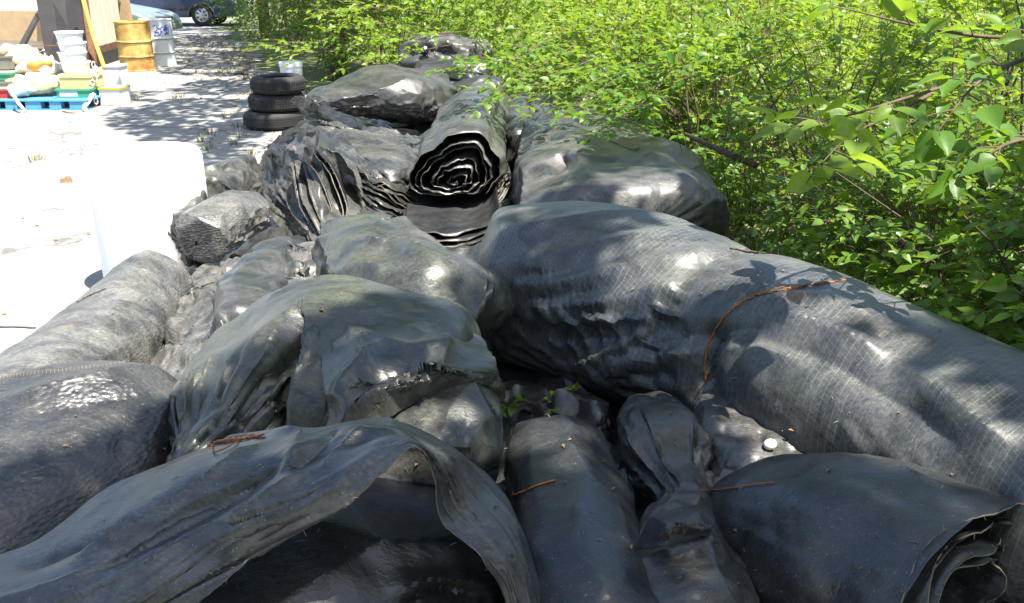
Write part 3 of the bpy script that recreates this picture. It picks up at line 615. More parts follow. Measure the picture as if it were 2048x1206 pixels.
MB().box((-.35, -.868, .52), (2.1, .02, .06)).build('rub_strip', M['dark_line'], van); MB().box((2.1, 0, .42), (.2, 1.55, .2)).build('front_bumper', M['navy'], van, bevel=.03); MB().box((2.12, -.62, .72), (.1, .3, .14)).build('headlight', M['lamp'], van); MB().box((2.12, .62, .72), (.1, .3, .14)).build('headlight', M['lamp'], van)
b = MB(); b.tube([(fx+.425*math.cos(t), -.868, .31+.425*math.sin(t)) for t in np.linspace(0, math.pi, 18)], .014, 5); b.build('wheel_arch_trim', M['dkgrey'], van, True)
# sedan: nose to the right, bonnet and one headlamp show behind the drums
q = W(352, 92, 0); car = thing('silver_sedan', (q[0]-2.55, q[1]+.75, 0), 'silver green sedan behind the drums, its rounded bonnet and front corner in view', 'car', rz=-.12)
prof = [(-2.2, .30)]+arch(-1.35, .36)+arch(1.35, .36)+[(1.95, .24), (2.2, .34), (2.28, .52), (2.2, .66), (2.0, .76), (1.0, .93), (.75, .98), (.1, 1.36), (-.9, 1.40), (-1.6, 1.04), (-2.2, .98), (-2.3, .6)]
o = extrude_body('car_body', prof, [(-.84, .12), (-.78, .03), (-.5, .0), (.5, .0), (.78, .03), (.84, .12)], M['sage'], car, None)
for sx in (1.35, -1.35):
    for sy in (-1, 1): wheel(car, sx, sy*.74, .31, .18, -1 if sy < 0 else 1)
for sy in (-1, 1):
    h = MB(); h.lathe([(.16, -.02), (.15, .03), (.1, .05), (0, .06)], 18, (2.09, sy*.55, .56), 'X'); h.build('headlight', M['lamp'], car, True); MB().box((1.98, sy*.755, .55), (.2, .04, .10)).build('indicator', M['amber'], car, bevel=.01)
MB().box((2.2, 0, .42), (.16, 1.5, .18)).build('front_bumper', M['sage'], car, bevel=.05); MB().box((2.23, 0, .60), (.05, .6, .08)).build('grille', M['dark_line'], car)
MB().add([(.78, -.6, 1.0), (.78, .6, 1.0), (.14, .52, 1.365), (.14, -.52, 1.365)], [(0, 1, 2, 3)]).build('windscreen', M['glass'], car).location = (.012, 0, .012)
for (x0, x1) in ((-.85, -.2), (-.12, .5)): MB().add([(x0, -.80, .98), (x1, -.80, .98), (x1-.3*(x1 > 0), -.765, 1.28), (x0+.1, -.765, 1.29)], [(0, 1, 2, 3)]).build('side_window', M['glass'], car)
# ------------------------------------------------------------------ the pile of rolled and folded plastic
def T(px, py, h, a, b): return [*W(px, py, h), a, b]
def finish(name, X, wrap, mat, label, cat, R=None, thick=0, group=None, parent=None, bvh=True, edge=None, part=None):
    me = grid_mesh(part or name, X, wrap, R)
    if bvh: add_bvh(name+str(len(BVH)), me)
    if parent is None:
        lo = X.reshape(-1, 3).min(0); cc = X.reshape(-1, 3).mean(0); parent = thing(name, (cc[0], cc[1], max(0, lo[2])), label, cat, group)
    o = link(part or 'plastic_sheet', me, mat, parent, True, True)
    me.set_sharp_from_angle(angle=math.radians(26))
    if thick: s = o.modifiers.new('thickness', 'SOLIDIFY'); s.thickness = thick; s.offset = 0
    return parent
def cut_edge(pts, parent, seed=0, r=.0022, fray=.5, mat=None):
    rr = np.random.RandomState(seed); pts = [np.array(p) for p in pts]; b = MB(); b.tube(pts, [r*rr.uniform(.5, 1.5) for _ in pts], 4)
    for i in range(1, len(pts)-1):
        if rr.rand() < fray: t = pts[i+1]-pts[i-1]; t /= np.linalg.norm(t)+1e-9; d = rr.normal(size=3); d -= t*d.dot(t); d /= np.linalg.norm(d); b.tube([pts[i], pts[i]+d*rr.uniform(.003, .016)+t*rr.uniform(-.006, .006)], [r*.8, r*.2], 3)
    return b.build('cut_edge', mat or M['edge'], parent, False, True)
def dent(X, N, dents):
    for (px, py, h, wd, dp) in dents:
        c_ = W(px, py, h); X = X-N*(dp*np.exp(-(((X-c_)**2).sum(-1))/(wd*wd)))[..., None]
    return X
def bundle(name, label, secs, mat, nu, nv, cap=(.12, .12), ties=(), flat=.8, ex=.88, up=2, cat='tarp bundle', zmin=.02, low=None, A=.022, fs=2.4, al=.35, tw=0., pl=(11, .022, .16), dents=(), cr=(), fc=(34, .022), ck=(.006, 2.6), **kw):
    S, R = tube(secs, nu, nv, cap, ties, flat, ex)
    N0 = normals(S, True); cen = S.mean(1, keepdims=True); N0 = N0*np.sign(((S-cen)*N0).sum())
    t_ = np.concatenate([[0], np.cumsum(np.linalg.norm(np.diff(cen[:, 0], axis=0), axis=1))]); rb = np.mean([s[3] for s in secs]); ph = np.linspace(0, 2*math.pi, nv, endpoint=False)[None]+tw*t_[:, None]
    Q = np.stack([np.broadcast_to((t_*al)[:, None], (nu, nv)), rb*np.cos(ph), rb*np.sin(ph)], -1).reshape(-1, 3)
    kw['seed'] = kw.get('seed', 1); D = A*fold_field(Q, fs, kw['seed']).reshape(nu, nv)
    for (u0, wd, sc_) in ties:
        uu = t_/t_[-1]; D = D+pl[1]*np.exp(-((uu-u0)/pl[2])**2)[:, None]*(ridge(1.6*np.sin(pl[0]/2*ph+1.2*fn(Q, 1.5, kw['seed']+77).reshape(nu, nv)))-.5)*(1-.6*np.exp(-((uu-u0)/(wd*.8))**2))[:, None]
    edge = np.clip(np.minimum(t_, t_[-1]-t_)/.1, .25, 1)[:, None]
    DN = N0*(D*edge)[..., None]; S = dent(S+DN, N0, dents); R = R+DN
    kw['iters'] = min(kw.get('iters', 60), 55); kw['amp'] = kw.get('amp', .01)*.35; kw['su'] = kw.get('su', .03)*.5; kw['sv'] = kw.get('sv', .05)*.5; kw['dmax'] = .022; kw['dmin'] = -.02
    if low: S = S+normals(S, True)*(low[0]*fn(S.reshape(-1, 3), low[1], low[2]).reshape(S.shape[:2]))[..., None]; 
    X = cloth(S, R if ties else S, **kw); X[..., 2] = np.maximum(X[..., 2], zmin)
    X = crumple(crease(facets(resamp(X, nu*up, nv*up, True), True, fc[0], fc[1], kw['seed']), True, cr), True, ck[0], ck[1], kw['seed']); Ru = resamp(R, nu*up, nv*up, True)
    t = finish(name, X, True, mat, label, cat, Ru); return t, X
def patch(name, label, ctrl, mat, nu, nv, thick=.003, up=2, cat='plastic sheet', parent=None, world=False, A=.02, fs=2.6, al=.4, ang=0., dents=(), cr=(), fc=(16, .010), ck=(.006, 2.8), **kw):
    C0 = np.array([[W(*p) if not world else p for p in r] for r in ctrl]); S = resamp(C0, nu, nv)
    N0 = normals(S, False); N0 = N0*(1 if N0[..., 2].sum() > 0 else -1); sd = kw.get('seed', 1)
    lu = np.linalg.norm(np.diff(S, axis=0), axis=2).mean()*np.arange(nu); lv = np.linalg.norm(np.diff(S, axis=1), axis=2).mean()*np.arange(nv)
    U_, V_ = np.meshgrid(lu, lv, indexing='ij'); ca, sa = math.cos(ang), math.sin(ang); Q = np.stack([(U_*ca+V_*sa)*al, -U_*sa+V_*ca, U_*0], -1).reshape(-1, 3)
    D = A*fold_field(Q, fs, sd).reshape(nu, nv); S = dent(S+N0*D[..., None], N0, dents)
    kw['iters'] = min(kw.get('iters', 60), 55); kw['amp'] = kw.get('amp', .01)*.35; kw['su'] = kw.get('su', .03)*.5; kw['sv'] = kw.get('sv', .05)*.5; kw['dmax'] = .02; kw['dmin'] = -.02
    kw.setdefault('dmin', -.03); X = cloth(S, wrap=False, **kw); X[..., 2] = np.maximum(X[..., 2], .012); X = crumple(crease(facets(resamp(X, nu*up, nv*up), False, fc[0], fc[1], sd), False, cr), False, ck[0], ck[1], sd)
    t = finish(name, X, False, mat, label, cat, None, thick, parent=parent, part='plastic_sheet'); return t, X
FOOT = 'black sheeting crumpled in the dark gaps under the bundles'
# dark sheets lying under everything
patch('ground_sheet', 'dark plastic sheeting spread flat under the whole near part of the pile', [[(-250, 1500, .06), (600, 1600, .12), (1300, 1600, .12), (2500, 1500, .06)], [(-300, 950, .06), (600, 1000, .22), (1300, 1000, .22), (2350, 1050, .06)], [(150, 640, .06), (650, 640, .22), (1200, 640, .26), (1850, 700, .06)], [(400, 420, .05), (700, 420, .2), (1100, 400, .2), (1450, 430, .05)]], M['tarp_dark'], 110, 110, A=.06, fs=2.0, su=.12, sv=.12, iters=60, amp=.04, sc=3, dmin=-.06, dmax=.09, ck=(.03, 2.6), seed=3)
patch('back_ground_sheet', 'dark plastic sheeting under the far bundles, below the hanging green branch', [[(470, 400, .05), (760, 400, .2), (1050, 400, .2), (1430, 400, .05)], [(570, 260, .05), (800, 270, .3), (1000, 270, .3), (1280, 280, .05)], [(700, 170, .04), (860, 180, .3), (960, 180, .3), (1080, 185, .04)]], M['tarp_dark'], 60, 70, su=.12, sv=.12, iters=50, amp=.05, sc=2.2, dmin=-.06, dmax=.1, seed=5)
# the long woven roll
GR, XG = bundle('woven_roll', 'largest roll, grey woven plastic with a pale diamond grid and a rusty wire tie', [T(955, 560, .50, .34, .28), T(1050, 565, .50, .40, .33), T(1220, 595, .51, .42, .36), T(1400, 660, .52, .395, .35), T(1560, 720, .52, .355, .33), T(1740, 800, .51, .335, .31), T(1960, 900, .50, .32, .30), T(2250, 1060, .48, .31, .28)], M['tarp_woven'], 170, 120, cap=(.10, .1), fc=(14, .01), ties=[(.475, .024, .90)], flat=.85, ex=.88, A=.004, fs=1.0, al=.5, tw=1.8, pl=(6, .004, .08), dents=[(1410, 745, .42, .09, .10), (1418, 690, .6, .06, .035), (1790, 690, .8, .10, .04)], cr=[
 ([(985, 650), (1120, 672), (1260, 690), (1400, 668), (1500, 650), (1570, 650)], .06, -.042), ([(1125, 745), (1220, 700), (1320, 652)], .02, .03), ([(1180, 770), (1280, 715), (1400, 705)], .035, .045),
 ([(1432, 655), (1410, 700), (1406, 750), (1412, 790)], .03, -.07), ([(930, 545), (1080, 520), (1250, 478), (1450, 462)], .035, .022), ([(960, 590), (1150, 560), (1330, 520), (1500, 505)], .035, .024), ([(985, 625), (1180, 612), (1380, 560), (1560, 540)], .04, .026),
 ([(950, 565), (1120, 545), (1300, 500), (1480, 482)], .03, -.02), ([(975, 610), (1170, 588), (1360, 542), (1530, 522)], .03, -.02), ([(980, 480), (1130, 440), (1300, 425), (1450, 445)], .035, .018), ([(960, 515), (1130, 480), (1300, 450), (1440, 452)], .03, -.018),
 ([(1470, 610), (1640, 640), (1800, 730), (1960, 850), (2060, 930)], .05, .04), ([(1450, 660), (1620, 700), (1780, 790), (1950, 920)], .05, -.03), ([(1500, 590), (1650, 600), (1760, 640)], .03, .02), ([(1550, 600), (1700, 650), (1800, 690)], .03, -.02), ([(1430, 700), (1500, 690), (1600, 720)], .03, .02)], su=.02, sv=.035, iters=110, amp=.016, sc=2.2, dmin=-.02, dmax=.035, ck=(.0018, 1.3), seed=8, bend=.4, low=(.014, .9, 4), press=.0003)
# roll behind it, pinched at its far end
bundle('pinched_roll', 'wide dark roll behind the woven roll, with a deep pinch hole near its tie', [T(1095, 225, .40, .26, .24), T(1130, 262, .42, .38, .28), T(1175, 320, .42, .54, .31), T(1225, 400, .42, .60, .32), T(1265, 480, .40, .56, .32)], M['tarp_grey'], 84, 100, cap=(.2, .25), ex=.72, fc=(20, .02), ties=[(.28, .04, .80)], A=.02, fs=1.1, dents=[(1112, 288, .78, .07, .14)], cr=[([(1062, 222), (1085, 260), (1115, 300)], .03, -.06), ([(1120, 300), (1130, 330), (1100, 345)], .025, -.05), ([(1120, 270), (1230, 280), (1340, 330), (1400, 390)], .05, .03), ([(1040, 330), (1070, 345), (1110, 330)], .03, .03), ([(1140, 340), (1120, 370), (1090, 400)], .02, -.02)], su=.05, sv=.06, iters=100, amp=.015, sc=2.5, dmin=-.02, dmax=.04, ck=(.012, 1.8), seed=14, low=(.03, .8, 7))
bundle('slim_roll', 'short narrow roll squeezed between the spiral roll and the pinched roll', [T(1045, 215, .42, .13, .15), T(1035, 260, .42, .17, .2), T(1045, 310, .38, .17, .2)], M['tarp'], 40, 50, cap=(.12, .12), su=.05, sv=.06, iters=60, amp=.012, sc=3, dmax=.03, seed=15)
patch('loose_black_sheet', 'black sheet edge sticking out between the pinched roll and the shrubs', [[(1130, 235, .50), (1240, 275, .62), (1330, 300, .60), (1400, 360, .45)], [(1140, 225, .35), (1260, 258, .5), (1360, 285, .45), (1440, 350, .25)], [(1160, 215, .1), (1280, 240, .2), (1390, 270, .15), (1460, 340, .05)]], M['tarp_dark'], 50, 40, su=.1, sv=.08, iters=60, amp=.02, sc=3, seed=16, dmax=.04)
# near left lump, its stitched edge towards the concrete
LL, XL = bundle('broad_pebbled_bundle', 'broad bundle at the lower left corner with stitched white seam along its top', [T(-330, 1190, .32, .42, .26), T(-120, 1080, .34, .44, .28), T(60, 975, .36, .42, .28), T(210, 890, .37, .36, .27), T(335, 825, .37, .24, .24)], M['tarp_pebble'], 90, 90, cap=(.2, .14), A=.014, fs=1.5, cr=[([(0, 800), (130, 775), (260, 745), (380, 735)], .03, .03), ([(30, 830), (180, 800), (320, 780)], .03, -.02), ([(300, 780), (250, 860), (240, 930)], .04, -.02)], su=.04, sv=.05, iters=90, amp=.014, sc=2.5, dmin=-.01, dmax=.04, ck=(.005, 2), seed=21, low=(.02, 1.2, 3))
# sunlit rolls on the left
bundle('sunlit_roll', 'sun-bleached pebbled roll on the left, its rounded end before the white barrel', [T(325, 560, .32, .18, .20), T(262, 625, .29, .215, .21), T(190, 700, .26, .25, .21), T(105, 785, .24, .28, .22), T(0, 870, .22, .30, .21), T(-120, 970, .20, .32, .2)], M['tarp_pale'], 90, 80, cap=(.1, .2), A=.014, fs=1.6, su=.03, sv=.04, iters=90, amp=.010, sc=3, dmin=-.006, dmax=.028, ck=(.005, 2.2), seed=31, low=(.012, 1.5, 2))
bundle('short_sunlit_roll', 'short sunlit roll lying between the bleached roll and the folded tarp', [T(512, 408, .47, .15, .165), T(450, 440, .46, .165, .175), T(385, 487, .42, .155, .165)], M['tarp_pale'], 54, 60, cap=(.1, .1), su=.05, sv=.05, iters=90, amp=.012, sc=3.5, dmax=.03, seed=34)
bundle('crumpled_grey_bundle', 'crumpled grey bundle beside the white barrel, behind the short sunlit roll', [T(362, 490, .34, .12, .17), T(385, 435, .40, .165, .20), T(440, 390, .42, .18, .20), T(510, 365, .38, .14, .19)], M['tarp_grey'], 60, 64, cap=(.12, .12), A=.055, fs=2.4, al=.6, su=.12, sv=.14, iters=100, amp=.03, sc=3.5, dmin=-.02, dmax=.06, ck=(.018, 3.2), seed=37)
# crumpled sheet in the middle left
patch('crumpled_sheet', 'heavily crumpled loose sheet between the sunlit roll and the centre bundle', [[(250, 790, .18), (330, 790, .34), (440, 770, .48), (560, 700, .55)], [(285, 690, .20), (370, 670, .38), (470, 640, .55), (600, 600, .62)], [(330, 610, .22), (410, 580, .40), (510, 550, .56), (640, 530, .60)], [(380, 540, .2), (460, 515, .38), (550, 490, .5), (660, 480, .52)]], M['tarp_dusty'], 100, 110, A=.035, fs=2.2, al=.6, ang=.6, su=.2, sv=.2, iters=110, amp=.035, sc=4, dmin=-.05, dmax=.06, tmax=.08, ck=(.030, 2.6), seed=41, bend=.18)
bundle('gathered_neck', 'gathered black neck of plastic between the crumpled sheet and the centre bundle', [T(560, 500, .48, .1, .1), T(520, 560, .55, .14, .11), T(500, 620, .58, .16, .12), T(480, 680, .58, .12, .12)], M['tarp'], 56, 60, cap=(.1, .1), A=.03, fs=2.2, al=.4, su=.12, sv=.16, iters=90, amp=.02, sc=4, ck=(.016, 2.6), seed=43)
patch('small_folds', 'small sharp folds of dark plastic in front of the folded tarp', [[(520, 560, .58), (600, 580, .62), (680, 600, .60)], [(530, 520, .56), (610, 530, .60), (690, 540, .55)], [(560, 475, .42), (620, 480, .46), (690, 490, .40)]], M['tarp'], 60, 64, A=.03, fs=2.6, al=.4, ang=1, su=.22, sv=.22, iters=100, amp=.03, sc=5, dmin=-.04, dmax=.05, tmax=.08, ck=(.026, 3), seed=45, bend=.15)
# centre bundle with pleats running to the wire tie
bundle('pleated_bundle', 'pleated centre bundle whose folds run down to a rusty wire tie', [T(345, 965, .50, .10, .10), T(415, 900, .52, .15, .13), T(500, 815, .52, .27, .22), T(610, 780, .50, .36, .30), T(740, 790, .49, .39, .33), T(860, 820, .47, .37, .32), T(960, 850, .44, .28, .28)], M['tarp_green'], 120, 120, cap=(.1, .17), ties=[(.08, .10, .62)], A=.022, fs=1.6, al=.28, pl=(13, .03, .35), cr=[([(440, 885), (470, 800), (540, 700), (560, 640)], .03, .035), ([(400, 880), (400, 780), (450, 690)], .025, .03), ([(350, 890), (350, 800), (400, 730)], .02, .022), ([(430, 870), (430, 780), (490, 690)], .02, -.035), ([(375, 890), (375, 800), (420, 720)], .02, -.025), ([(455, 880), (500, 800), (545, 740)], .02, -.03),
 ([(480, 870), (560, 790), (605, 700), (610, 630)], .035, .03), ([(618, 640), (612, 730), (600, 840)], .03, -.05), ([(540, 850), (580, 760), (590, 700)], .02, -.02)], su=.06, sv=.15, iters=150, amp=.03, sc=2.6, dmin=-.04, dmax=.06, tmax=.06, ck=(.008, 2.4), seed=51, bend=.3, low=(.03, 1.3, 12))
patch('draped_fold', 'loose fold of plastic laid over the top right of the pleated bundle', [[(632, 640, .74), (634, 720, .775), (630, 810, .73), (615, 930, .58)], [(660, 620, .775), (662, 700, .81), (662, 790, .76), (655, 900, .64)], [(750, 615, .79), (750, 690, .825), (760, 765, .775), (765, 840, .68)], [(860, 628, .79), (862, 690, .825), (875, 745, .785), (890, 800, .68)], [(970, 665, .70), (988, 705, .74), (1005, 745, .70), (1020, 800, .58)]], M['tarp_green'], 90, 80, A=.010, fs=1.6, al=.4, ang=1.0, fc=(22, .012), cr=[([(690, 650), (760, 690), (860, 705), (950, 690)], .03, .025), ([(700, 800), (760, 745), (850, 735), (950, 715)], .028, -.04), ([(665, 800), (720, 730), (770, 690)], .022, .022), ([(690, 640), (720, 700), (750, 760)], .016, .018), ([(860, 640), (890, 690), (880, 740)], .018, .02)], su=.06, sv=.05, iters=30, amp=.01, sc=2.6, ck=(.010, 2.8), seed=55)
bundle('lower_lobe', 'rolled lobe of dark green-grey plastic bulging below the draped fold', [T(668, 885, .50, .14, .13), T(770, 885, .52, .23, .20), T(890, 890, .51, .27, .23), T(992, 915, .46, .2, .23)], M['tarp_green'], 90, 84, cap=(.1, .14), A=.014, fs=1.6, al=.3, fc=(30, .014), cr=[([(700, 835), (780, 790), (900, 770), (1020, 790)], .02, .018), ([(740, 900), (850, 850), (980, 850)], .03, -.02), ([(975, 880), (990, 940), (995, 990)], .014, .02)], iters=30, amp=.01, sc=2.6, ck=(.006, 2.2), seed=57)
# upper centre lump
bundle('grey_green_lump', 'rounded grey-green bundle in the middle, right above the pleated bundle', [T(700, 505, .50, .19, .20), T(760, 560, .56, .25, .24), T(830, 620, .56, .27, .25), T(905, 650, .50, .25, .26), T(945, 700, .42, .15, .2)], M['tarp_green'], 84, 84, cap=(.13, .13), A=.035, fs=1.6, al=.5, cr=[([(700, 470), (790, 500), (860, 560), (900, 600)], .025, .035), ([(800, 470), (860, 520), (885, 590)], .018, .03), ([(790, 490), (850, 540), (875, 580)], .016, -.035), ([(690, 520), (740, 530), (800, 570)], .02, .015), ([(860, 590), (905, 600), (950, 640)], .018, .03), ([(840, 590), (880, 620), (900, 660)], .018, -.03), ([(760, 640), (800, 600), (830, 590)], .014, -.02), ([(700, 600), (760, 640), (800, 610)], .012, .015)], su=.06, sv=.09, iters=110, amp=.025, sc=2.7, dmin=-.02, dmax=.05, ck=(.009, 2.8), seed=61, low=(.02, 1.8, 5))
bundle('lump_with_rib', 'smaller bulging bundle tucked behind the grey-green bundle', [T(770, 480, .50, .13, .15), T(830, 530, .52, .18, .17), T(885, 590, .46, .14, .16)], M['tarp_grey'], 50, 56, cap=(.1, .1), su=.1, sv=.12, iters=80, amp=.02, sc=4, dmin=-.01, dmax=.04, seed=63)
# dark things in the lower middle
bundle('dark_speckled_roll', 'dark speckled roll standing between the pleated bundle and the wrapped bundle', [T(1095, 880, .38, .16, .15), T(1125, 950, .40, .19, .17), T(1150, 1060, .40, .19, .18), T(1180, 1200, .38, .2, .18), T(1210, 1350, .36, .2, .17)], M['tarp_dark'], 60, 60, cap=(.12, .1), A=.016, fs=1.6, su=.02, sv=.03, iters=60, amp=.01, sc=3, dmax=.02, ck=(.003, 2), seed=71)
bundle('wire_tied_bundle', 'narrow bundle squeezed to a waist by rusty wire, between speckled roll and right roll', [T(1290, 835, .36, .10, .12), T(1320, 890, .40, .145, .15), T(1355, 960, .40, .14, .14), T(1385, 1010, .40, .10, .10), T(1375, 1080, .38, .14, .13), T(1365, 1180, .36, .175, .15), T(1370, 1320, .34, .19, .15)], M['tarp'], 100, 84, cap=(.1, .1), ties=[(.42, .07, .6)], A=.016, fs=2.2, al=.4, pl=(9, .018, .18), cr=[([(1385, 790), (1415, 880), (1420, 970)], .02, .03), ([(1370, 800), (1395, 890), (1400, 970)], .015, -.03), ([(1300, 1060), (1370, 1040), (1440, 1060)], .02, .02), ([(1270, 1140), (1360, 1100), (1450, 1090)], .02, .02), ([(1240, 900), (1290, 960), (1360, 980)], .02, -.02)], su=.06, sv=.1, iters=110, amp=.02, sc=4, dmin=-.015, dmax=.035, ck=(.008, 3.6), seed=75)
patch('hood_fold', 'small hooded fold over the waist of the wire tied bundle', [[(1270, 1080, .50), (1290, 1020, .56), (1340, 990, .58)], [(1340, 1075, .56), (1370, 1030, .62), (1395, 985, .56)], [(1430, 1070, .52), (1440, 1040, .56), (1430, 990, .52)]], M['tarp_dark'], 40, 40, su=.08, sv=.1, iters=60, amp=.012, sc=5, dmin=-.02, dmax=.03, seed=76)
bundle('bluish_bundle', 'bluish grey bundle with the white ball, under the edge of the woven roll', [T(1420, 825, .38, .12, .12), T(1465, 865, .40, .17, .145), T(1500, 930, .38, .16, .13), T(1470, 990, .34, .10, .1), T(1400, 1030, .34, .06, .06)], M['tarp_grey'], 64, 64, cap=(.08, .06), A=.018, fs=2.4, al=.5, cr=[([(1380, 780), (1450, 870), (1500, 900)], .02, .025), ([(1420, 860), (1500, 880), (1560, 930)], .015, -.035), ([(1400, 930), (1500, 920), (1590, 940)], .02, .03), ([(1520, 850), (1540, 890), (1600, 910)], .015, -.03)], su=.12, sv=.14, iters=100, amp=.02, sc=5, dmin=-.02, dmax=.04, ck=(.011, 4), seed=77)
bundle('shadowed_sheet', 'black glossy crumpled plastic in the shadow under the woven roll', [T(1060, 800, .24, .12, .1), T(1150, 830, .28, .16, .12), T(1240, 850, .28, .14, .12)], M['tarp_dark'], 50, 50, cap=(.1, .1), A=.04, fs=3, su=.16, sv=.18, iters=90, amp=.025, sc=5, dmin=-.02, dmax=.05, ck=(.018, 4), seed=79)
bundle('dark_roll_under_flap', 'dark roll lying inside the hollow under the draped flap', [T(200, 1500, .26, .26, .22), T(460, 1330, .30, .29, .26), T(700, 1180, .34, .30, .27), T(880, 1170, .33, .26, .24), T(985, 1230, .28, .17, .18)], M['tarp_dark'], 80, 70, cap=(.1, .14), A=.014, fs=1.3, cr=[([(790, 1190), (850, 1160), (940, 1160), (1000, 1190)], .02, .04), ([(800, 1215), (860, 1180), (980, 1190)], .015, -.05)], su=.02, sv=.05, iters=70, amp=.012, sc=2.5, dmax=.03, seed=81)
# the flap draped over the front
FL, XF = patch('draped_flap', 'wide flap of blue-grey plastic draped from the wire tie down over the lower left', [
 [(-260, 1150, .58), (-160, 1230, .62), (-20, 1310, .58), (150, 1400, .48)],
 [(40, 1085, .62), (130, 1130, .68), (240, 1180, .66), (370, 1206, .62)],
 [(225, 965, .66), (320, 1010, .735), (410, 1060, .72), (505, 1105, .68)],
 [(400, 893, .70), (480, 925, .79), (565, 975, .80), (650, 1020, .77)],
 [(585, 848, .74), (640, 860, .83), (705, 895, .86), (760, 935, .845)],
 [(730, 832, .76), (775, 840, .84), (815, 855, .885), (836, 878, .885)],
 [(850, 852, .72), (885, 875, .78), (890, 905, .80), (880, 945, .78)],
 [(985, 935, .60), (970, 965, .66), (940, 1005, .67), (898, 1040, .66)],
 [(1064, 1060, .50), (1050, 1085, .57), (1015, 1105, .60), (970, 1105, .61)],
 [(1100, 1200, .38), (1085, 1220, .46), (1050, 1225, .49), (1012, 1200, .50)],
 [(1115, 1360, .26), (1100, 1380, .34), (1065, 1390, .36), (1030, 1370, .34)]],
 M['tarp_flap'], 150, 72, A=.014, fs=1.8, al=.22, ang=.08, cr=[([(540, 880), (440, 960), (300, 1040), (120, 1130)], .022, .035), ([(450, 920), (330, 1010), (180, 1080), (0, 1150)], .022, -.03), ([(640, 930), (520, 1010), (380, 1080), (200, 1180)], .022, .03), ([(590, 900), (480, 985), (320, 1070), (150, 1160)], .02, -.03), ([(820, 870), (700, 960), (560, 1040), (400, 1120)], .03, .015), ([(600, 860), (590, 910), (560, 960)], .014, .014), ([(680, 850), (640, 900), (570, 950)], .014, -.014), ([(740, 850), (690, 890), (640, 950)], .014, .014), ([(430, 890), (520, 860), (620, 860)], .02, .02)], thick=.0025, su=.035, sv=.07, iters=120, amp=.018, sc=2.6, dmin=-.03, dmax=.03, tmax=.04, ck=(.005, 2.4), seed=91, bend=.4)
cut_edge(XF[::2, -1], FL, 4, .0010, .25)
# right lower roll with open layered end
def spiral_roll(name, label, ax, a, b, turns, rin, mat, seed, nax=40, per=64, gather=None, squash=None, wob=.09, fray=.35, start=0, low=.012, er=.0016, cw=1, thick=.0025, open_gap=1.0, cr=(), sagin=0.):
    """a sheet wound round an axis: turns from the inside out, extruded along ax; near end = last section"""
    Aj = cubic(np.array(ax), nax); Tn = np.gradient(Aj, axis=0); Tn /= np.linalg.norm(Tn, axis=1, keepdims=True)
    Sd = np.cross(Tn, [0, 0, 1.]); Sd /= np.linalg.norm(Sd, axis=1, keepdims=True); Up = np.cross(Sd, Tn)
    ns = int(turns*per); s = np.linspace(0, 1, ns); th = start+cw*2*math.pi*turns*s; r = rin+(1-rin)*s**.9 + .028*np.sin(2*math.pi*turns*s*.41+seed)*(s < .97)
    rr = np.random.RandomState(seed); ph = rr.uniform(0, 6.28, 6)
    wv = 1+wob*(1-.55*s)*(np.sin(2*th+ph[0])*.6+np.sin(3*th+ph[1]+1.5*s)*.5+.3*np.sin(5*th+ph[2]+2.5*s)+.16*np.sin(9*th+ph[3]+4*s)+.06*np.sin(23.3*th+ph[4]))
    r = r*(1+(wv-1)*open_gap)
    cs, sn = np.cos(th)*r, np.sin(th)*r; sn = np.where(sn < 0, sn*(.86 if not sagin else .74), sn)-sagin*(1-s)
    ga = np.ones(nax) if gather is None else cubic(np.array(gather, float)[:, None], nax)[:, 0]
    X = Aj[:, None] + Sd[:, None]*(cs[None]*a*ga[:, None])[..., None] + Up[:, None]*(sn[None]*b*ga[:, None])[..., None]
    Pf = X.reshape(-1, 3); f = (fn(Pf, 1.2, seed)*low+fn(Pf, 5, seed+3)*low*.35+fn(Pf, 13, seed+4)*low*.16).reshape(X.shape[:2])
    rad = Sd[:, None]*(np.cos(th))[None, :, None]+Up[:, None]*np.sin(th)[None, :, None]; X = X+rad*f[..., None]
    X[-1] += Tn[-1]*(.02*np.sin(th*1.3+ph[4])+.012*np.sin(th*5+ph[5]))[:, None]
    X[..., 2] = np.maximum(X[..., 2], .02)
    X = crease(X, False, cr)
    t = finish(name, X, False, mat, label, 'tarp roll', None, thick, part='wound_sheet'); cut_edge(X[-1][::2], t, seed, er, fray); return t, X
spiral_roll('open_ended_roll', 'thick roll in the lower right corner with its layered open end facing the corner', [W(1450, 1015, .36), W(1535, 1045, .38), W(1655, 1095, .39), W(1785, 1155, .39), W(1900, 1230, .38)], .275, .24, 3.4, .42, M['tarp_dark'], 101, nax=70, per=110, gather=[.34, .70, .96, 1.06, 1.12], wob=.10, low=.012, er=.0016, start=1.0, open_gap=1.2, cr=[([(1490, 990), (1475, 1060), (1490, 1130), (1540, 1200)], .016, .03), ([(1560, 955), (1535, 1030), (1545, 1110), (1600, 1200)], .018, .035), ([(1520, 980), (1508, 1060), (1520, 1130)], .014, -.025), ([(1590, 960), (1575, 1040), (1590, 1120)], .016, -.02)])
# spiral roll in the middle distance
SR, XS = spiral_roll('spiral_roll', 'upright-facing roll in the middle distance whose wound end shows pale torn spirals', [W(958, 222, .50), W(945, 250, .52), W(925, 290, .53), W(912, 345, .53)], .33, .25, 6.3, .16, M['tarp_grey'], 111, nax=44, per=90, wob=.22, low=.02, er=.0008, start=2.2, fray=.3, sagin=.30)
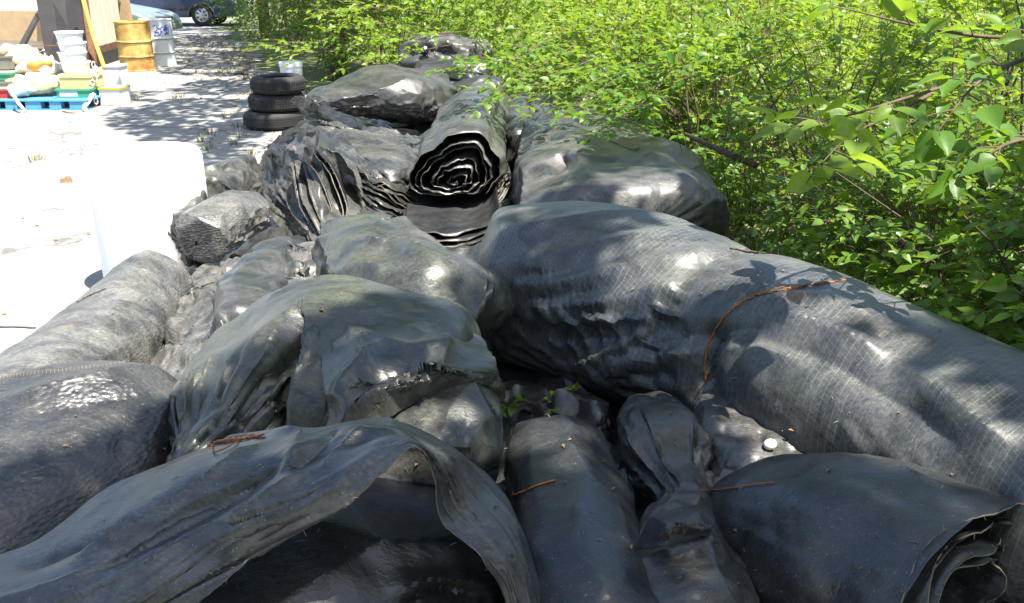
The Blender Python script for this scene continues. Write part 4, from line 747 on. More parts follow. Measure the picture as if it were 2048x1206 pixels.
# nested folded layers under it
def layered(name, label, prof, back, n, dz, mat, seed, dx=0, sag=.5, nu=60, nv=14, er=.0015, wav=.012, grow=.04, fray=.3, drift=(0, 0, 0)):
    """folded sheets lying one under another: profile facing the viewer, carried back along 'back'"""
    P0 = cubic(np.array(prof), nu); lo = P0.mean(0); t = thing(name, (lo[0], lo[1], max(0, P0[:, 2].min()-n*dz)), label, 'folded tarp'); cen = P0.mean(0); rr = np.random.RandomState(seed)
    for k in range(n):
        g = 1+grow*k*rr.uniform(.6, 1.4); Q = cen+(P0-cen)*np.array([g, g, 1]); Q[:, 2] -= dz*k; Q += np.array(drift)*k
        Q = Q+np.array([rr.uniform(-.02, .02), rr.uniform(-.03, .02), 0])
        vv = np.linspace(0, 1, nv); X = Q[:, None]+np.array(back)[None, None]*vv[None, :, None]; f = fn(X.reshape(-1, 3), 3, seed+k*(k > 2)).reshape(nu, nv); f2 = fn(X.reshape(-1, 3), 9, seed+k).reshape(nu, nv)
        X[..., 2] += wav*f+wav*.4*f2; X[..., 1] += wav*.5*f2; X[..., 2] = np.maximum(X[..., 2], .02)
        me = grid_mesh('fold_layer', resamp(X, nu*2, nv*2)); add_bvh(name+str(k), me); o = link('fold_layer', me, mat, t, True, True); s = o.modifiers.new('thickness', 'SOLIDIFY'); s.thickness = .004
        cut_edge(resamp(X, nu*2, nv)[::2, 0], t, seed+k, er, fray)
    return t
layered('folded_stack', 'stack of sagging folded layers with pale torn edges under the spiral roll', [W(705, 340, .46), W(735, 345, .50), W(770, 362, .48), W(830, 395, .34), W(880, 408, .28), W(940, 400, .28), W(985, 375, .34), W(1015, 335, .44)], (-.12, 1.3, .06), 12, .019, M['tarp'], 121, grow=.010, drift=(0, -.014, 0), wav=.016, er=.002)
layered('lower_folded_layers', 'lowest dark folded layers between the grey-green bundle and the woven roll', [W(800, 455, .30), W(860, 470, .27), W(920, 465, .27), W(975, 445, .33), W(995, 430, .40)], (-.05, .9, .04), 5, .032, M['tarp_dark'], 131, grow=.03, drift=(0, -.03, 0), er=.0018)
patch('pale_top_sheet', 'pale sunlit sheet sloping from the far lump down to the folded stack', [[(560, 300, .36), (600, 245, .62), (650, 240, .66), (700, 250, .56)], [(690, 320, .52), (690, 270, .60), (740, 262, .58), (790, 262, .56)], [(770, 368, .45), (780, 330, .54), (800, 290, .55), (830, 262, .56)], [(840, 400, .30), (850, 350, .40), (855, 300, .48), (860, 255, .56)]], M['tarp_grey'], 64, 64, A=.03, fs=1.6, al=.5, su=.06, sv=.06, iters=80, amp=.03, sc=2, dmin=-.03, dmax=.04, ck=(.018, 2.4), seed=125)
# tent-like folded tarp
patch('folded_tent_tarp', 'tarp folded over like a tent with pleated side, left of the folded stack', [
 [(512, 330, .42), (520, 380, .30), (545, 430, .22), (600, 480, .14)],
 [(525, 300, .58), (545, 345, .44), (575, 410, .32), (625, 490, .2)],
 [(570, 285, .66), (595, 330, .56), (610, 400, .38), (645, 495, .22)],
 [(630, 283, .72), (640, 330, .60), (640, 400, .42), (655, 495, .22)],
 [(668, 300, .68), (690, 350, .52), (705, 400, .36), (680, 480, .22)],
 [(690, 330, .60), (715, 375, .46), (722, 415, .34), (700, 470, .22)]], M['tarp_grey'], 90, 90, A=.03, fs=2.2, al=.3, ang=1.5, su=.06, sv=.06, iters=90, amp=.02, sc=3, dmin=-.02, dmax=.04, ck=(.016, 2.6), seed=141)
b0 = BVH
TT = layered('pleated_tarp_side', 'upright pleats of the tent-like tarp with frayed vertical edges', [W(585, 330, .56), W(592, 370, .47), W(605, 420, .35), W(635, 470, .24), W(655, 500, .2)], (.25, .45, .0), 4, -.004, M['tarp_grey'], 143, grow=.02, drift=(.024, -.014, .010), er=.0012, wav=.012)
layered('tent_mouth_sheets', 'dark open mouth of folded sheets on the right of the tent-like tarp', [W(640, 300, .70), W(665, 330, .60), W(690, 380, .46), W(700, 430, .33), W(672, 470, .24)], (-.1, .6, .02), 3, .0, M['tarp_dark'], 145, grow=.0, drift=(-.05, -.02, -.02), er=.0015, wav=.012)
bundle('small_square_fold', 'small folded packet of plastic in front of the folded stack', [T(690, 440, .36, .08, .05), T(735, 425, .38, .13, .06), T(790, 430, .36, .12, .06)], M['tarp_grey'], 40, 44, cap=(.05, .05), ex=.6, su=.05, sv=.08, iters=60, amp=.01, sc=5, dmax=.03, seed=151)
# far lumps
bundle('far_flat_bundle', 'large flat-topped bundle at the far end, its lit edge pointing at the tyres', [T(625, 205, .62, .2, .12), T(690, 195, .62, .45, .19), T(760, 188, .62, .60, .27), T(830, 190, .58, .50, .27), T(875, 205, .48, .28, .22)], M['tarp'], 90, 84, cap=(.1, .18), A=.04, fs=.9, al=.6, cr=[([(600, 200), (680, 225), (760, 245), (850, 235)], .06, .05), ([(640, 230), (720, 250), (800, 250)], .04, -.05)], su=.05, sv=.05, iters=90, amp=.03, sc=1.5, dmin=-.02, dmax=.05, ck=(.018, 1.5), seed=161, low=(.05, .6, 9))
patch('curled_sheet_edge', 'dark curled sheet edge hanging from the far bundle next to the tyres', [[(592, 185, .62), (640, 200, .64), (700, 225, .62), (760, 245, .58), (840, 255, .5)], [(588, 200, .5), (640, 225, .52), (700, 255, .50), (760, 272, .46), (830, 275, .42)], [(615, 235, .36), (670, 250, .36), (720, 275, .36), (770, 285, .36), (820, 285, .36)]], M['tarp_dark'], 60, 30, su=.06, sv=.06, iters=60, amp=.02, sc=2, dmin=-.02, dmax=.03, seed=163)
bundle('farthest_bundle', 'farthest glossy bundle of the pile, half under the green branch', [T(800, 120, .56, .22, .2), T(850, 112, .60, .40, .28), T(920, 112, .60, .42, .28), T(985, 124, .5, .3, .26)], M['tarp_grey'], 84, 84, cap=(.18, .18), A=.05, fs=1.0, al=.5, cr=[([(795, 95), (850, 85), (930, 90), (980, 105)], .05, .05), ([(800, 108), (860, 100), (930, 108)], .05, -.10), ([(795, 122), (860, 125), (950, 125)], .05, .06)], iters=50, amp=.02, sc=1.5, ck=(.028, 1.3), seed=173)
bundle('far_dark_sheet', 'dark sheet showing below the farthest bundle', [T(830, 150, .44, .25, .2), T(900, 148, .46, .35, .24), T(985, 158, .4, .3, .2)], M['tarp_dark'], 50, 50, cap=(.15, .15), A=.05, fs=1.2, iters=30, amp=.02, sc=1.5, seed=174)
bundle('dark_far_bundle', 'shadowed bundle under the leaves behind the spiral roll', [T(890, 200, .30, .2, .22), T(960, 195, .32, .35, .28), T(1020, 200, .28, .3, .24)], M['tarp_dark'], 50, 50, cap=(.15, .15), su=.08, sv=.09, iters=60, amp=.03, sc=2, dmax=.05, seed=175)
# ------------------------------------------------------------------ wires, seam, stains, twigs and the ball on top
def lay(name, pts, r, mat, label, cat, n=40, lift=.003, jit=0, seed=1):
    P_ = cubic(np.array(pts, float), n); rr = np.random.RandomState(seed); out = []
    for (x, y) in P_:
        q = on(x+rr.uniform(-jit, jit), y+rr.uniform(-jit, jit), lift)
        if q is not None and (not out or (q-out[-1]).length < .12): out.append(q)
    if len(out) < 3: print('lay failed', name, len(out)); return None
    b = MB(); b.tube(out, [r*rr.uniform(.7, 1.3) for _ in out], 5); o = b.build(name, mat, smooth=True); return tag(o, label, cat) if label else o
lay('rusty_wire', [(1412, 770), (1409, 740), (1413, 700), (1428, 665), (1455, 628), (1510, 592), (1575, 580), (1620, 570), (1690, 562)], .0022, M['rust'], 'rusty wire tied round the waist of the woven roll', 'wire', 90, .003, 1.6, 5)
for k_ in range(3): lay('frayed_strand', [(419, 891+3*k_), (452, 886-2*k_), (492, 883-4*k_), (532, 871+2*k_)], .0013, M['rust'], ['upper', 'middle', 'lowest'][k_]+' thin strand of the frayed orange wire at the pleated bundle', 'wire', 30, .006, 2.2, 20+k_)
lay('frayed_rusty_wire', [(418, 893), (455, 884), (495, 880), (530, 873)], .0032, M['rust'], 'frayed orange wire tying the pleated bundle at the lower left', 'wire', 26, .005, 1.5, 3)
lay('rusty_wire_strand', [(1412, 765), (1412, 700), (1432, 660), (1470, 615), (1520, 588), (1580, 577), (1650, 566)], .0014, M['rust'], 'second thinner strand beside the rusty wire on the woven roll', 'wire', 70, .006, 2.0, 31)
lay('frayed_rusty_wire_end', [(425, 893), (430, 908), (455, 900), (480, 884)], .002, M['rust'], 'short loose loop of orange wire just under the frayed tie', 'wire', 20, .006)
lay('thin_rusty_wire', [(1400, 983), (1450, 980), (1500, 972), (1550, 968)], .0015, M['rust'], 'thin rusty wire stretched between the wire tied bundle and the right roll', 'wire', 24, .006)
lay('orange_cord', [(1025, 992), (1050, 983), (1075, 972), (1110, 962)], .0022, M['rust'], 'short orange cord lying on the dark speckled roll', 'cord', 16)
for (pts, lab, nm) in (([(155, 605), (180, 592), (212, 578)], 'brown twig lying on the top of the sun-bleached roll', 'twig'), ([(1460, 497), (1490, 503), (1530, 508)], 'thin dark twig on top of the woven roll', 'twig'), ([(1215, 280), (1270, 300), (1300, 270)], 'bent dead twig on the pinched roll under the leaves', 'twig'), ([(405, 572), (425, 566), (445, 560)], 'orange stalk on the crumpled sheet', 'stalk')):
    lay(nm, pts, .003, M['twig'], lab, 'twig', 14, .004, .8, 7)
# stitched seam on the pebbled bundle
seam = [on(x, y, .003) for x, y in cubic(np.array([(0, 757), (60, 748), (130, 742), (200, 733), (280, 722), (385, 716)], float), 90)]
seam = [s for s in seam if s is not None]; b = MB()
for i in range(0, len(seam)-2): s = Vector((0, .012, .004)) if i % 2 else Vector((0, -.012, -.004)); b.tube([seam[i]-s*.7, seam[i+1]+s*.7], .0007, 3)
b.build('stitched_seam', M['edge'], LL, False, True)
q = on(1538, 898, .0); 
if q is not None:
    o = MB().lathe([(0, -.0195)]+[(.0155*math.cos(a), .0195*math.sin(a)*(1 if a < 0 else 1.1)) for a in np.linspace(-1.45, 1.45, 12)]+[(0, .02145)], 22, axis='X').build('white_egg', M['white'], smooth=True); o.location = q+Vector((0, -.004, .017)); o.rotation_euler = (0, .12, .5)
    tag(o, 'small smooth white egg lying in a fold of the bluish bundle', 'egg')
# dead leaves caught on the sheets
b = MB()
for i in range(65):
    q = on(rs.uniform(60, 1990), rs.uniform(330, 1180), .004)
    if q is None: continue
    a = rs.uniform(0, 6.28); s = rs.uniform(.004, .011); u = Vector((math.cos(a), math.sin(a), rs.uniform(-.3, .3))); v = Vector((-math.sin(a), math.cos(a), rs.uniform(-.3, .3)))*.45; z = Vector((0, 0, s*.35))
    b.add([q-u*s, q-u*s*.2+v*s+z, q+u*s, q-u*s*.2-v*s+z, q], [(0, 1, 4), (1, 2, 4), (2, 3, 4), (3, 0, 4)])
tag(b.build('dead_leaf_flakes', M['litter']), kind='stuff')
# straw and dead petals scattered on the sheets
b = MB()
for i in range(170):
    q = on(rs.uniform(60, 1900), rs.uniform(330, 1180), .002)
    if q is None: continue
    a = rs.uniform(0, 6.28); d = Vector((math.cos(a), math.sin(a), rs.uniform(-.1, .2)))*rs.uniform(.003, .012); b.tube([q-d, q+Vector((0, 0, .001)), q+d], [.0006, .0012, .0005], 3)
tag(b.build('scattered_chaff', M['edge']), kind='stuff')
# ------------------------------------------------------------------ leaves
def leaf_batch(P0, D, Nn, L, Wd, tint, simple_=False, droop=.12, fold=.16):
    """arrays of leaves: base, direction, upward normal, length, width -> verts, faces"""
    n = len(P0); D = D/np.linalg.norm(D, axis=1, keepdims=True); S = np.cross(D, Nn); S /= np.linalg.norm(S, axis=1, keepdims=True)+1e-9; U = np.cross(S, D)
    L = L[:, None]; Wd = Wd[:, None]; f = fold
    if simple_:
        pts = [P0, P0+D*L*.4+S*Wd*.5+U*Wd*f, P0+D*L*.4-S*Wd*.5+U*Wd*f, P0+D*L-U*L*droop, P0+D*L*.45]
        V = np.stack(pts, 1).reshape(-1, 3); T_ = [(0, 1, 4), (1, 3, 4), (0, 4, 2), (4, 3, 2)]
        k = 5
    else:
        pts = [P0, P0+D*L*.30-U*L*droop*.05, P0+D*L*.66-U*L*droop*.4, P0+D*L-U*L*droop*1.15,
               P0+D*L*.20+S*Wd*.40+U*Wd*f, P0+D*L*.52+S*Wd*.47+U*(Wd*f-L*droop*.25), P0+D*L*.20-S*Wd*.40+U*Wd*f, P0+D*L*.52-S*Wd*.47+U*(Wd*f-L*droop*.25)]
        V = np.stack(pts, 1).reshape(-1, 3); T_ = [(0, 4, 1), (4, 5, 1), (1, 5, 2), (5, 3, 2), (0, 1, 6), (6, 1, 7), (1, 2, 7), (2, 3, 7)]
        k = 8
    F = (np.arange(n)[:, None, None]*k+np.array(T_)[None]).reshape(-1, 3)
    return V, F, np.repeat(tint, k)
def tubes_np(A, B, ra, rb, bend=None):
    """many thin 3-sided two-segment twigs"""
    n = len(A); Mid = (A+B)/2 if bend is None else (A+B)/2+bend; D = B-A; D /= np.linalg.norm(D, axis=1, keepdims=True)+1e-9
    S = np.cross(D, np.array([.3, .5, .81])); S /= np.linalg.norm(S, axis=1, keepdims=True)+1e-9; U = np.cross(S, D); V = []
    for P_, r in ((A, ra), (Mid, (ra+rb)/2), (B, rb)):
        for k in range(3): a = 2.0944*k; V.append(P_+(S*math.cos(a)+U*math.sin(a))*np.reshape(r, (-1, 1)))
    V = np.stack(V, 1).reshape(-1, 3); q = []
    for s in range(2):
        for k in range(3): q.append((s*3+k, s*3+(k+1) % 3, s*3+3+(k+1) % 3, s*3+3+k))
    F = (np.arange(n)[:, None, None]*9+np.array(q)[None]).reshape(-1, 4); return V, F
def twigs_leaves(rr, A, D, Ln, npair, ll, sag=.25):
    """leafy twigs: origin A, direction D, length Ln; opposite leaves along each"""
    n = len(A); B = A+D*Ln[:, None]; B[:, 2] -= sag*Ln*rr.uniform(.2, 1, n); bend = np.zeros((n, 3)); bend[:, 2] = sag*Ln*.3
    P_, DD, NN, LL_, WW, TT_ = [], [], [], [], [], []
    up = np.array([0, 0, 1.])
    for j in range(npair):
        t = (j+.6)/npair*.95+.05+rr.uniform(-.02, .02, n); q = A*(1-t)[:, None]**1+B*t[:, None]; q = q+bend*(4*t*(1-t))[:, None]*.5
        ax = (B-A)/np.linalg.norm(B-A, axis=1, keepdims=True); side = np.cross(ax, up); side /= np.linalg.norm(side, axis=1, keepdims=True)+1e-9
        for s in (-1, 1):
            d = side*s*rr.uniform(.6, 1.1, (n, 1))+ax*rr.uniform(.35, 1, (n, 1))+up*rr.uniform(-.45, .35, (n, 1))+rr.normal(size=(n, 3))*.18
            nn = up+rr.normal(size=(n, 3))*.42+ax*.1; L = ll*rr.uniform(.55, 1.15, n)*(1-.35*t**2); P_.append(q); DD.append(d); NN.append(nn); LL_.append(L); WW.append(L*rr.uniform(.45, .62, n)); TT_.append(np.clip(rr.uniform(0, .8, n)+.35*t, 0, 1))
    d = (B-A)/np.linalg.norm(B-A, axis=1, keepdims=True); P_.append(B); DD.append(d+rr.normal(size=(n, 3))*.2); NN.append(up+rr.normal(size=(n, 3))*.4); LL_.append(ll*rr.uniform(.5, .9, n)); WW.append(LL_[-1]*.5); TT_.append(rr.uniform(.5, 1, n))
    c = np.concatenate; return (c(P_), c(DD), c(NN), c(LL_), c(WW), c(TT_)), (A, B, bend)
def set_tint(me, t): a = me.attributes.new('tint', 'FLOAT', 'POINT'); a.data.foreach_set('value', t.astype(np.float32))
PROTO = []
def proto_leaf(k):
    """one leaf, unit length along x: ovate blade with a pointed tip, a folded midrib and a slight curl"""
    xs = [0, .07, .2, .38, .58, .76, .9, 1.0]; wd = np.array([.012, .15, .23, .255, .225, .145, .055, .0])*(1.0+.10*k); V = []
    for x, w_ in zip(xs, wd):
        wv = .012*math.sin(9*x+k)
        for s in (-1, -.5, 0, .5, 1): V.append((x, w_*s, (.10+.03*k)*w_*abs(s)*2.2-(.07+.05*k)*x*x+wv*s-(.03 if abs(s) > .9 else 0)*w_))
    F = [(i*5+j, (i+1)*5+j, (i+1)*5+j+1, i*5+j+1) for i in range(7) for j in range(4)]
    me = np_mesh('leaf', np.array(V), np.array(F)); set_tint(me, np.full(len(V), .15+.17*k)); return me
def leaf_objects(batch, sel, mat, root, key):
    if key not in LP:
        LP[key] = [proto_leaf(k) for k in range(5)]
        for m_ in LP[key]: m_.materials.append(mat); m_.shade_smooth()
    P_, D, Nn, L, Wd, t = batch
    for i in sel:
        d = Vector(D[i]).normalized(); s = Vector(Nn[i]).cross(d).normalized(); u = d.cross(s)
        o = bpy.data.objects.new('leaf', LP[key][int(t[i]*4.99)]); COL.objects.link(o); o.parent = root
        Mx = Matrix((d, s, u)).transposed().to_4x4(); o.matrix_local = Matrix.Translation(Vector(P_[i])-root.location) @ Mx @ Matrix.Diagonal((L[i], L[i], L[i], 1))
LP = {}
def shrub(name, label, x, y, rad, H, ntw, ll, mat, seed, group=None, npair=5, individual=0, cat='shrub', lean=(0, 0), simple_=False, zlo=.15, keep=None, twl=.38, skip=None):
    rr = np.random.RandomState(seed); t = thing(name, (x, y, 0), label, cat, group)
    ns = 7; b = MB(); tips = []
    for k in range(ns):
        a = rr.uniform(0, 6.28); r = rad*rr.uniform(.3, .95); tp = np.array([x+math.cos(a)*r+lean[0], y+math.sin(a)*r+lean[1], H*rr.uniform(.6, 1)]); bs = np.array([x+rr.uniform(-.18, .18), y+rr.uniform(-.18, .18), -.02]); md = (tp+bs)/2+np.array([rr.uniform(-.12, .12), rr.uniform(-.12, .12), .12*H])
        q = [bs, bs*.6+md*.4+[rr.uniform(-.04, .04), 0, 0], md, md*.5+tp*.5+[0, rr.uniform(-.06, .06), .05], tp]; b.tube(q, [.011, .009, .007, .005, .003], 5); tips.append(q)
    b.build('stem', M['bark'] if seed % 3 else M['twig'], t, True, True)
    # twig origins: shell-weighted volume
    u = rr.normal(size=(ntw, 3)); u /= np.linalg.norm(u, axis=1, keepdims=True); rad_ = rr.uniform(.35, 1, ntw)**.6
    A = np.stack([x+lean[0]*.6+u[:, 0]*rad*rad_, y+lean[1]*.6+u[:, 1]*rad*rad_, zlo+(H-zlo)*(.5+.5*u[:, 2]*rad_)], 1)
    D = u*np.array([1, 1, .5])+rr.normal(size=(ntw, 3))*.45+np.array([0, 0, .15]); D /= np.linalg.norm(D, axis=1, keepdims=True)
    clump = fn(A, 1.1, seed+9) > -.35; A, D = A[clump], D[clump]
    if skip is not None:
        ok = skip(A+D*.2); A, D = A[ok], D[ok]
    Ln = rr.uniform(.5, 1.1, len(A))*twl; bt, tw = twigs_leaves(rr, A, D, Ln, npair, ll)
    core = np.array([x, y, H*.35]); ext = A-(A-core)*rr.uniform(.15, .45, (len(A), 1))*np.array([1, 1, .8])
    TV, TF = tubes_np(np.concatenate([tw[0], ext]), np.concatenate([tw[1], tw[0]]), .0024, .0012, np.concatenate([tw[2], tw[2]*.5])); me = np_mesh('twigs', TV, TF); tag(link('twigs', me, M['twig'], t, False, True), kind='stuff')
    nl = len(bt[0]); order = np.argsort(np.linalg.norm(bt[0]-np.array([0, 0, CAM_H]), axis=1)/(bt[3]+.01)); rest = np.arange(nl)
    if individual: sel = order[:individual]; leaf_objects(bt, sel, mat, t, mat.name); rest = order[individual:]
    V, F, ti = leaf_batch(*[q[rest] for q in bt], simple_=simple_); me = np_mesh('foliage', V, F); set_tint(me, ti); tag(link('foliage', me, mat, t, True, True), kind='stuff'); return t
def keep_clear(P):                    # leaves stay off the bundles that lie in front of them
    x, y, z = P.T; lim = np.interp(y, [0, 2, 3, 4, 5, 6, 7, 8, 10, 12.5], [2.2, 1.62, 1.38, 1.22, .95, .75, .55, .35, .35, .4]); return (x > lim) | (z > 1.9)
near = [(2.45, 1.9, .8, 1.45, 'broad-leaved green shrub at the right edge of the picture, in the shade'), (2.15, 2.75, .75, 1.15, 'dark green shrub just right of the near end of the woven roll'), (1.85, 3.7, .7, 1.05, 'low green shrub touching the middle of the woven roll'), (2.7, 3.6, .9, 1.75, 'tall shrub rising behind the low green shrub at the right'), (1.9, 4.9, .75, 1.3, 'twiggy shrub with bare brown stems beside the pinched roll'), (3.1, 5.2, 1.0, 1.9, 'large shrub with yellow-green leaves right of the twiggy shrub')]
for i, (x, y, r, H, lab) in enumerate(near):
    shrub('leafy_shrub', lab, x, y, r, H, [330, 420, 420, 460, 330, 480][i], [.100, .088, .080, .082, .072, .084][i], M['leaf'], 300+i, 'shrubs along the pile', individual=[140, 170, 120, 60, 0, 0][i], skip=keep_clear, twl=.34)
mid = [(1.5, 6.4, .8, 1.25), (2.5, 6.9, 1.0, 1.7), (1.1, 7.8, .8, 1.35), (.75, 9.0, .8, 1.5), (2.1, 8.8, 1.1, 1.8), (3.8, 7.2, 1.2, 1.9), (1.0, 12.0, .8, 1.5), (1.4, 10.8, 1.1, 1.9), (4.6, 4.4, 1.2, 2.0), (5.2, 9.5, 1.5, 2.2), (3.2, 10.5, 1.3, 2.1)]
ml = ['shrub arching over the right side of the pinched roll', 'bright shrub behind the shrub that arches over the pinched roll', 'shrub hanging its leaves over the dark far bundle', 'sunny shrub right of the farthest folded roll', 'dense shrub in the upper middle of the thicket', 'yellow-lit shrub deep in the right of the thicket', 'shrub standing behind the farthest folded roll', 'tall shrub behind the farthest folded roll, further right', 'large shrub at the far right edge of the thicket', 'pale lit shrub at the top right of the picture', 'lit shrub at the top of the picture, right of centre']
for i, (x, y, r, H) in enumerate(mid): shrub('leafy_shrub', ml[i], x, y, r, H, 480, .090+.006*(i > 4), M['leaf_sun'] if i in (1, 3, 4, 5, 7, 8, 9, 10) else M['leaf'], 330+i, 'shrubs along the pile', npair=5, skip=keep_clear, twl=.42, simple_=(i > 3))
# the shrub on the left that reaches a long sunny branch over the dirt
def branch(name, label, paths, ll, mat, seed, per=9, individual=120, group=None, twl=.22, npair=3, cat='branch', root=None, thick=.006):
    rr = np.random.RandomState(seed); t = root or thing(name, (float(paths[0][0][0]), float(paths[0][0][1]), 0), label, cat, group); A = []; D = []; b = MB()
    for p_ in paths:
        C_ = cubic(np.array(p_), 14); b.tube(C_, np.linspace(thick, thick*.25, 14), 5)
        for k in range(per):
            f = rr.uniform(.15, 1); i = min(12, int(f*13)); A.append(C_[i]+(C_[i+1]-C_[i])*rr.rand()); d = (C_[i+1]-C_[i]); d /= np.linalg.norm(d); sd = np.cross(d, [0, 0, 1])*(1 if k % 2 else -1); v = d*.6+sd*rr.uniform(.3, .9)+np.array([0, 0, rr.uniform(-.1, .5)]); D.append(v/np.linalg.norm(v))
        A.append(C_[-1]); d = C_[-1]-C_[-2]; D.append(d/np.linalg.norm(d))
    b.build('limb', M['twig'], t, True, True); A = np.array(A); D = np.array(D)
    bt, tw = twigs_leaves(rr, A, D, rr.uniform(.6, 1.1, len(A))*twl, npair, ll, .15); TV, TF = tubes_np(tw[0], tw[1], .003, .0015, tw[2]); tag(link('twigs', np_mesh('twigs', TV, TF), M['twig'], t, False, True), kind='stuff')
    nl = len(bt[0]); k = min(individual, nl); o = rr.permutation(nl); leaf_objects(bt, o[:k], mat, t, mat.name)
    if k < nl: V, F, ti = leaf_batch(*[q[o[k:]] for q in bt]); me = np_mesh('foliage', V, F); set_tint(me, ti); tag(link('foliage', me, mat, t, True, True), kind='stuff')
    return t
Z9 = 8.6
branch('arching_branch', 'sunlit pale green branch reaching left over the dirt towards the tyres', [[WZ(960, 60, 10), WZ(840, 70, 9.3), WZ(700, 75, 8.9), WZ(550, 88, 8.6)], [WZ(900, 70, 9.8), WZ(780, 85, 9.1), WZ(680, 100, 8.8), WZ(590, 108, 8.5)], [WZ(900, 30, 9.8), WZ(800, 20, 9.2), WZ(720, 15, 9), WZ(660, 22, 8.7)], [WZ(880, 60, 9.6), WZ(800, 50, 9.2), WZ(740, 48, 9), WZ(680, 55, 8.7)], [WZ(900, 90, 9.8), WZ(820, 105, 9.2), WZ(760, 115, 9), WZ(700, 135, 8.8)]], .085, M['leaf_sun'], 401, per=17, individual=260, twl=.36)
branch('overhanging_branch', 'green branch hanging over the shadowed far bundle above the spiral roll', [[WZ(1130, 60, 7.2), WZ(1080, 90, 6.8), WZ(1020, 120, 6.5), WZ(930, 135, 6.3)], [WZ(1150, 90, 7.0), WZ(1100, 120, 6.6), WZ(1050, 150, 6.3), WZ(1000, 185, 6.1)], [WZ(1200, 110, 6.8), WZ(1160, 130, 6.4), WZ(1120, 150, 6.1), WZ(1080, 190, 5.9)], [WZ(1280, 120, 6.5), WZ(1240, 150, 6.1), WZ(1200, 180, 5.8), WZ(1150, 215, 5.6)], [WZ(1330, 160, 6.2), WZ(1290, 200, 5.8), WZ(1260, 225, 5.5), WZ(1210, 255, 5.3)]], .085, M['leaf'], 405, per=26, individual=290, twl=.30)
branch('large_leaf_sprig', 'sprig of large pale leaves hanging in front of the thicket at the right', [[WZ(1900, 170, 2.5), WZ(1800, 200, 2.4), WZ(1700, 230, 2.3), WZ(1610, 250, 2.2)], [WZ(1860, 190, 2.5), WZ(1760, 240, 2.4), WZ(1690, 280, 2.3), WZ(1640, 330, 2.2)]], .115, M['leaf_sun'], 411, per=5, individual=100, twl=.10, npair=1, thick=.006)
branch('large_leaf_branch', 'branch with large dark leaves crossing the top right corner', [[WZ(2150, 60, 2.9), WZ(2000, 75, 2.8), WZ(1850, 55, 2.8), WZ(1700, 20, 2.8)], [WZ(2120, 90, 2.6), WZ(2020, 130, 2.5), WZ(1950, 170, 2.4), WZ(1900, 230, 2.35)], [WZ(2150, 230, 2.4), WZ(2080, 270, 2.4), WZ(2010, 290, 2.3), WZ(1950, 330, 2.3)]], .108, M['leaf'], 415, per=8, individual=140, twl=.12, npair=1, thick=.009)
# fallen log and dead stems inside the thicket
b = MB(); b.tube([WZ(1370, 268, 5.6), WZ(1440, 300, 5.3), WZ(1480, 318, 5.15), WZ(1515, 332, 5.1)], [.012, .018, .019, .018], 9); tag(b.build('fallen_trunk', M['bark'], smooth=True), 'dark fallen trunk slanting among the brown stems beside the pinched roll', 'log')
rr = np.random.RandomState(77); n_ = 420; A = np.stack([rr.uniform(1.1, 3.6, n_), rr.uniform(2.5, 8.5, n_), rr.uniform(-.02, .5, n_)], 1); keep = A[:, 0] > edge_x(A[:, 1])+.2; A = A[keep]; B2 = A+np.stack([rr.normal(size=len(A))*.3, rr.normal(size=len(A))*.3, rr.uniform(.15, .9, len(A))], 1)
V, F = tubes_np(A, B2, .004, .002, rr.normal(size=(len(A), 3))*.05); tag(link('dead_stems', np_mesh('dead_stems', V, F), M['twig']), kind='stuff')
# far thicket behind, seen as one mass of foliage, with a few shrubs that stand out
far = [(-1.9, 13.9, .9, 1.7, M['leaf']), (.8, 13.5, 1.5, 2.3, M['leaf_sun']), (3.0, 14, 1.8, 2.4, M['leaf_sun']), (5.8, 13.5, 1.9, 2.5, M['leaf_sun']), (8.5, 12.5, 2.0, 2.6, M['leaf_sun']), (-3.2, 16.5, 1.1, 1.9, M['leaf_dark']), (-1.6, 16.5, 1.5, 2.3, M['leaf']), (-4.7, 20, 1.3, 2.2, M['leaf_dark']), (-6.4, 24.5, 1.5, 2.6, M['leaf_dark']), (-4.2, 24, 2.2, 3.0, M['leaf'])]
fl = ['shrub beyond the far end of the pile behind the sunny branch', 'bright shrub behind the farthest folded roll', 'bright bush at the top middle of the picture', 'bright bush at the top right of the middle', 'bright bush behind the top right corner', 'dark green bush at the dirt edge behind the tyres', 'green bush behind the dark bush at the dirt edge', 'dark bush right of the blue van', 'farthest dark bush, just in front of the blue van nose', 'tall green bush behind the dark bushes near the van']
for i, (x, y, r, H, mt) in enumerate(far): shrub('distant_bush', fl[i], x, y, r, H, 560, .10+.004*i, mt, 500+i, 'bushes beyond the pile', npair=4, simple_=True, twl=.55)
rr = np.random.RandomState(88); n_ = 40000; yy = 9+rr.uniform(0, 1, n_)**.8*34; xx = edge_x(yy)+2.2+rr.uniform(0, 1, n_)*(6+yy*.75); zz = rr.uniform(0, 1, n_)**1.1*(1.3+.6*np.sin(xx*1.3)+.5*np.sin(yy*.9))
P_ = np.stack([xx, yy, zz+.05], 1); d = rr.normal(size=(n_, 3)); nn = np.array([0, 0, 1.])+rr.normal(size=(n_, 3))*.6; L = rr.uniform(.11, .2, n_)
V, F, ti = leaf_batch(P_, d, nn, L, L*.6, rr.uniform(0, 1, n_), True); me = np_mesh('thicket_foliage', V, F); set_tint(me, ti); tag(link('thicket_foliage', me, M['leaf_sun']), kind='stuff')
n_ = 22000; yy = rr.uniform(2, 14, n_); xx = edge_x(yy)+.3+rr.uniform(0, 1, n_)*5.5; ok = xx > np.interp(yy, [0, 2, 3, 4, 5, 6, 7, 8], [2.2, 1.62, 1.42, 1.25, 1.1, .9, .7, .4]); xx, yy = xx[ok], yy[ok]; n_ = len(xx)
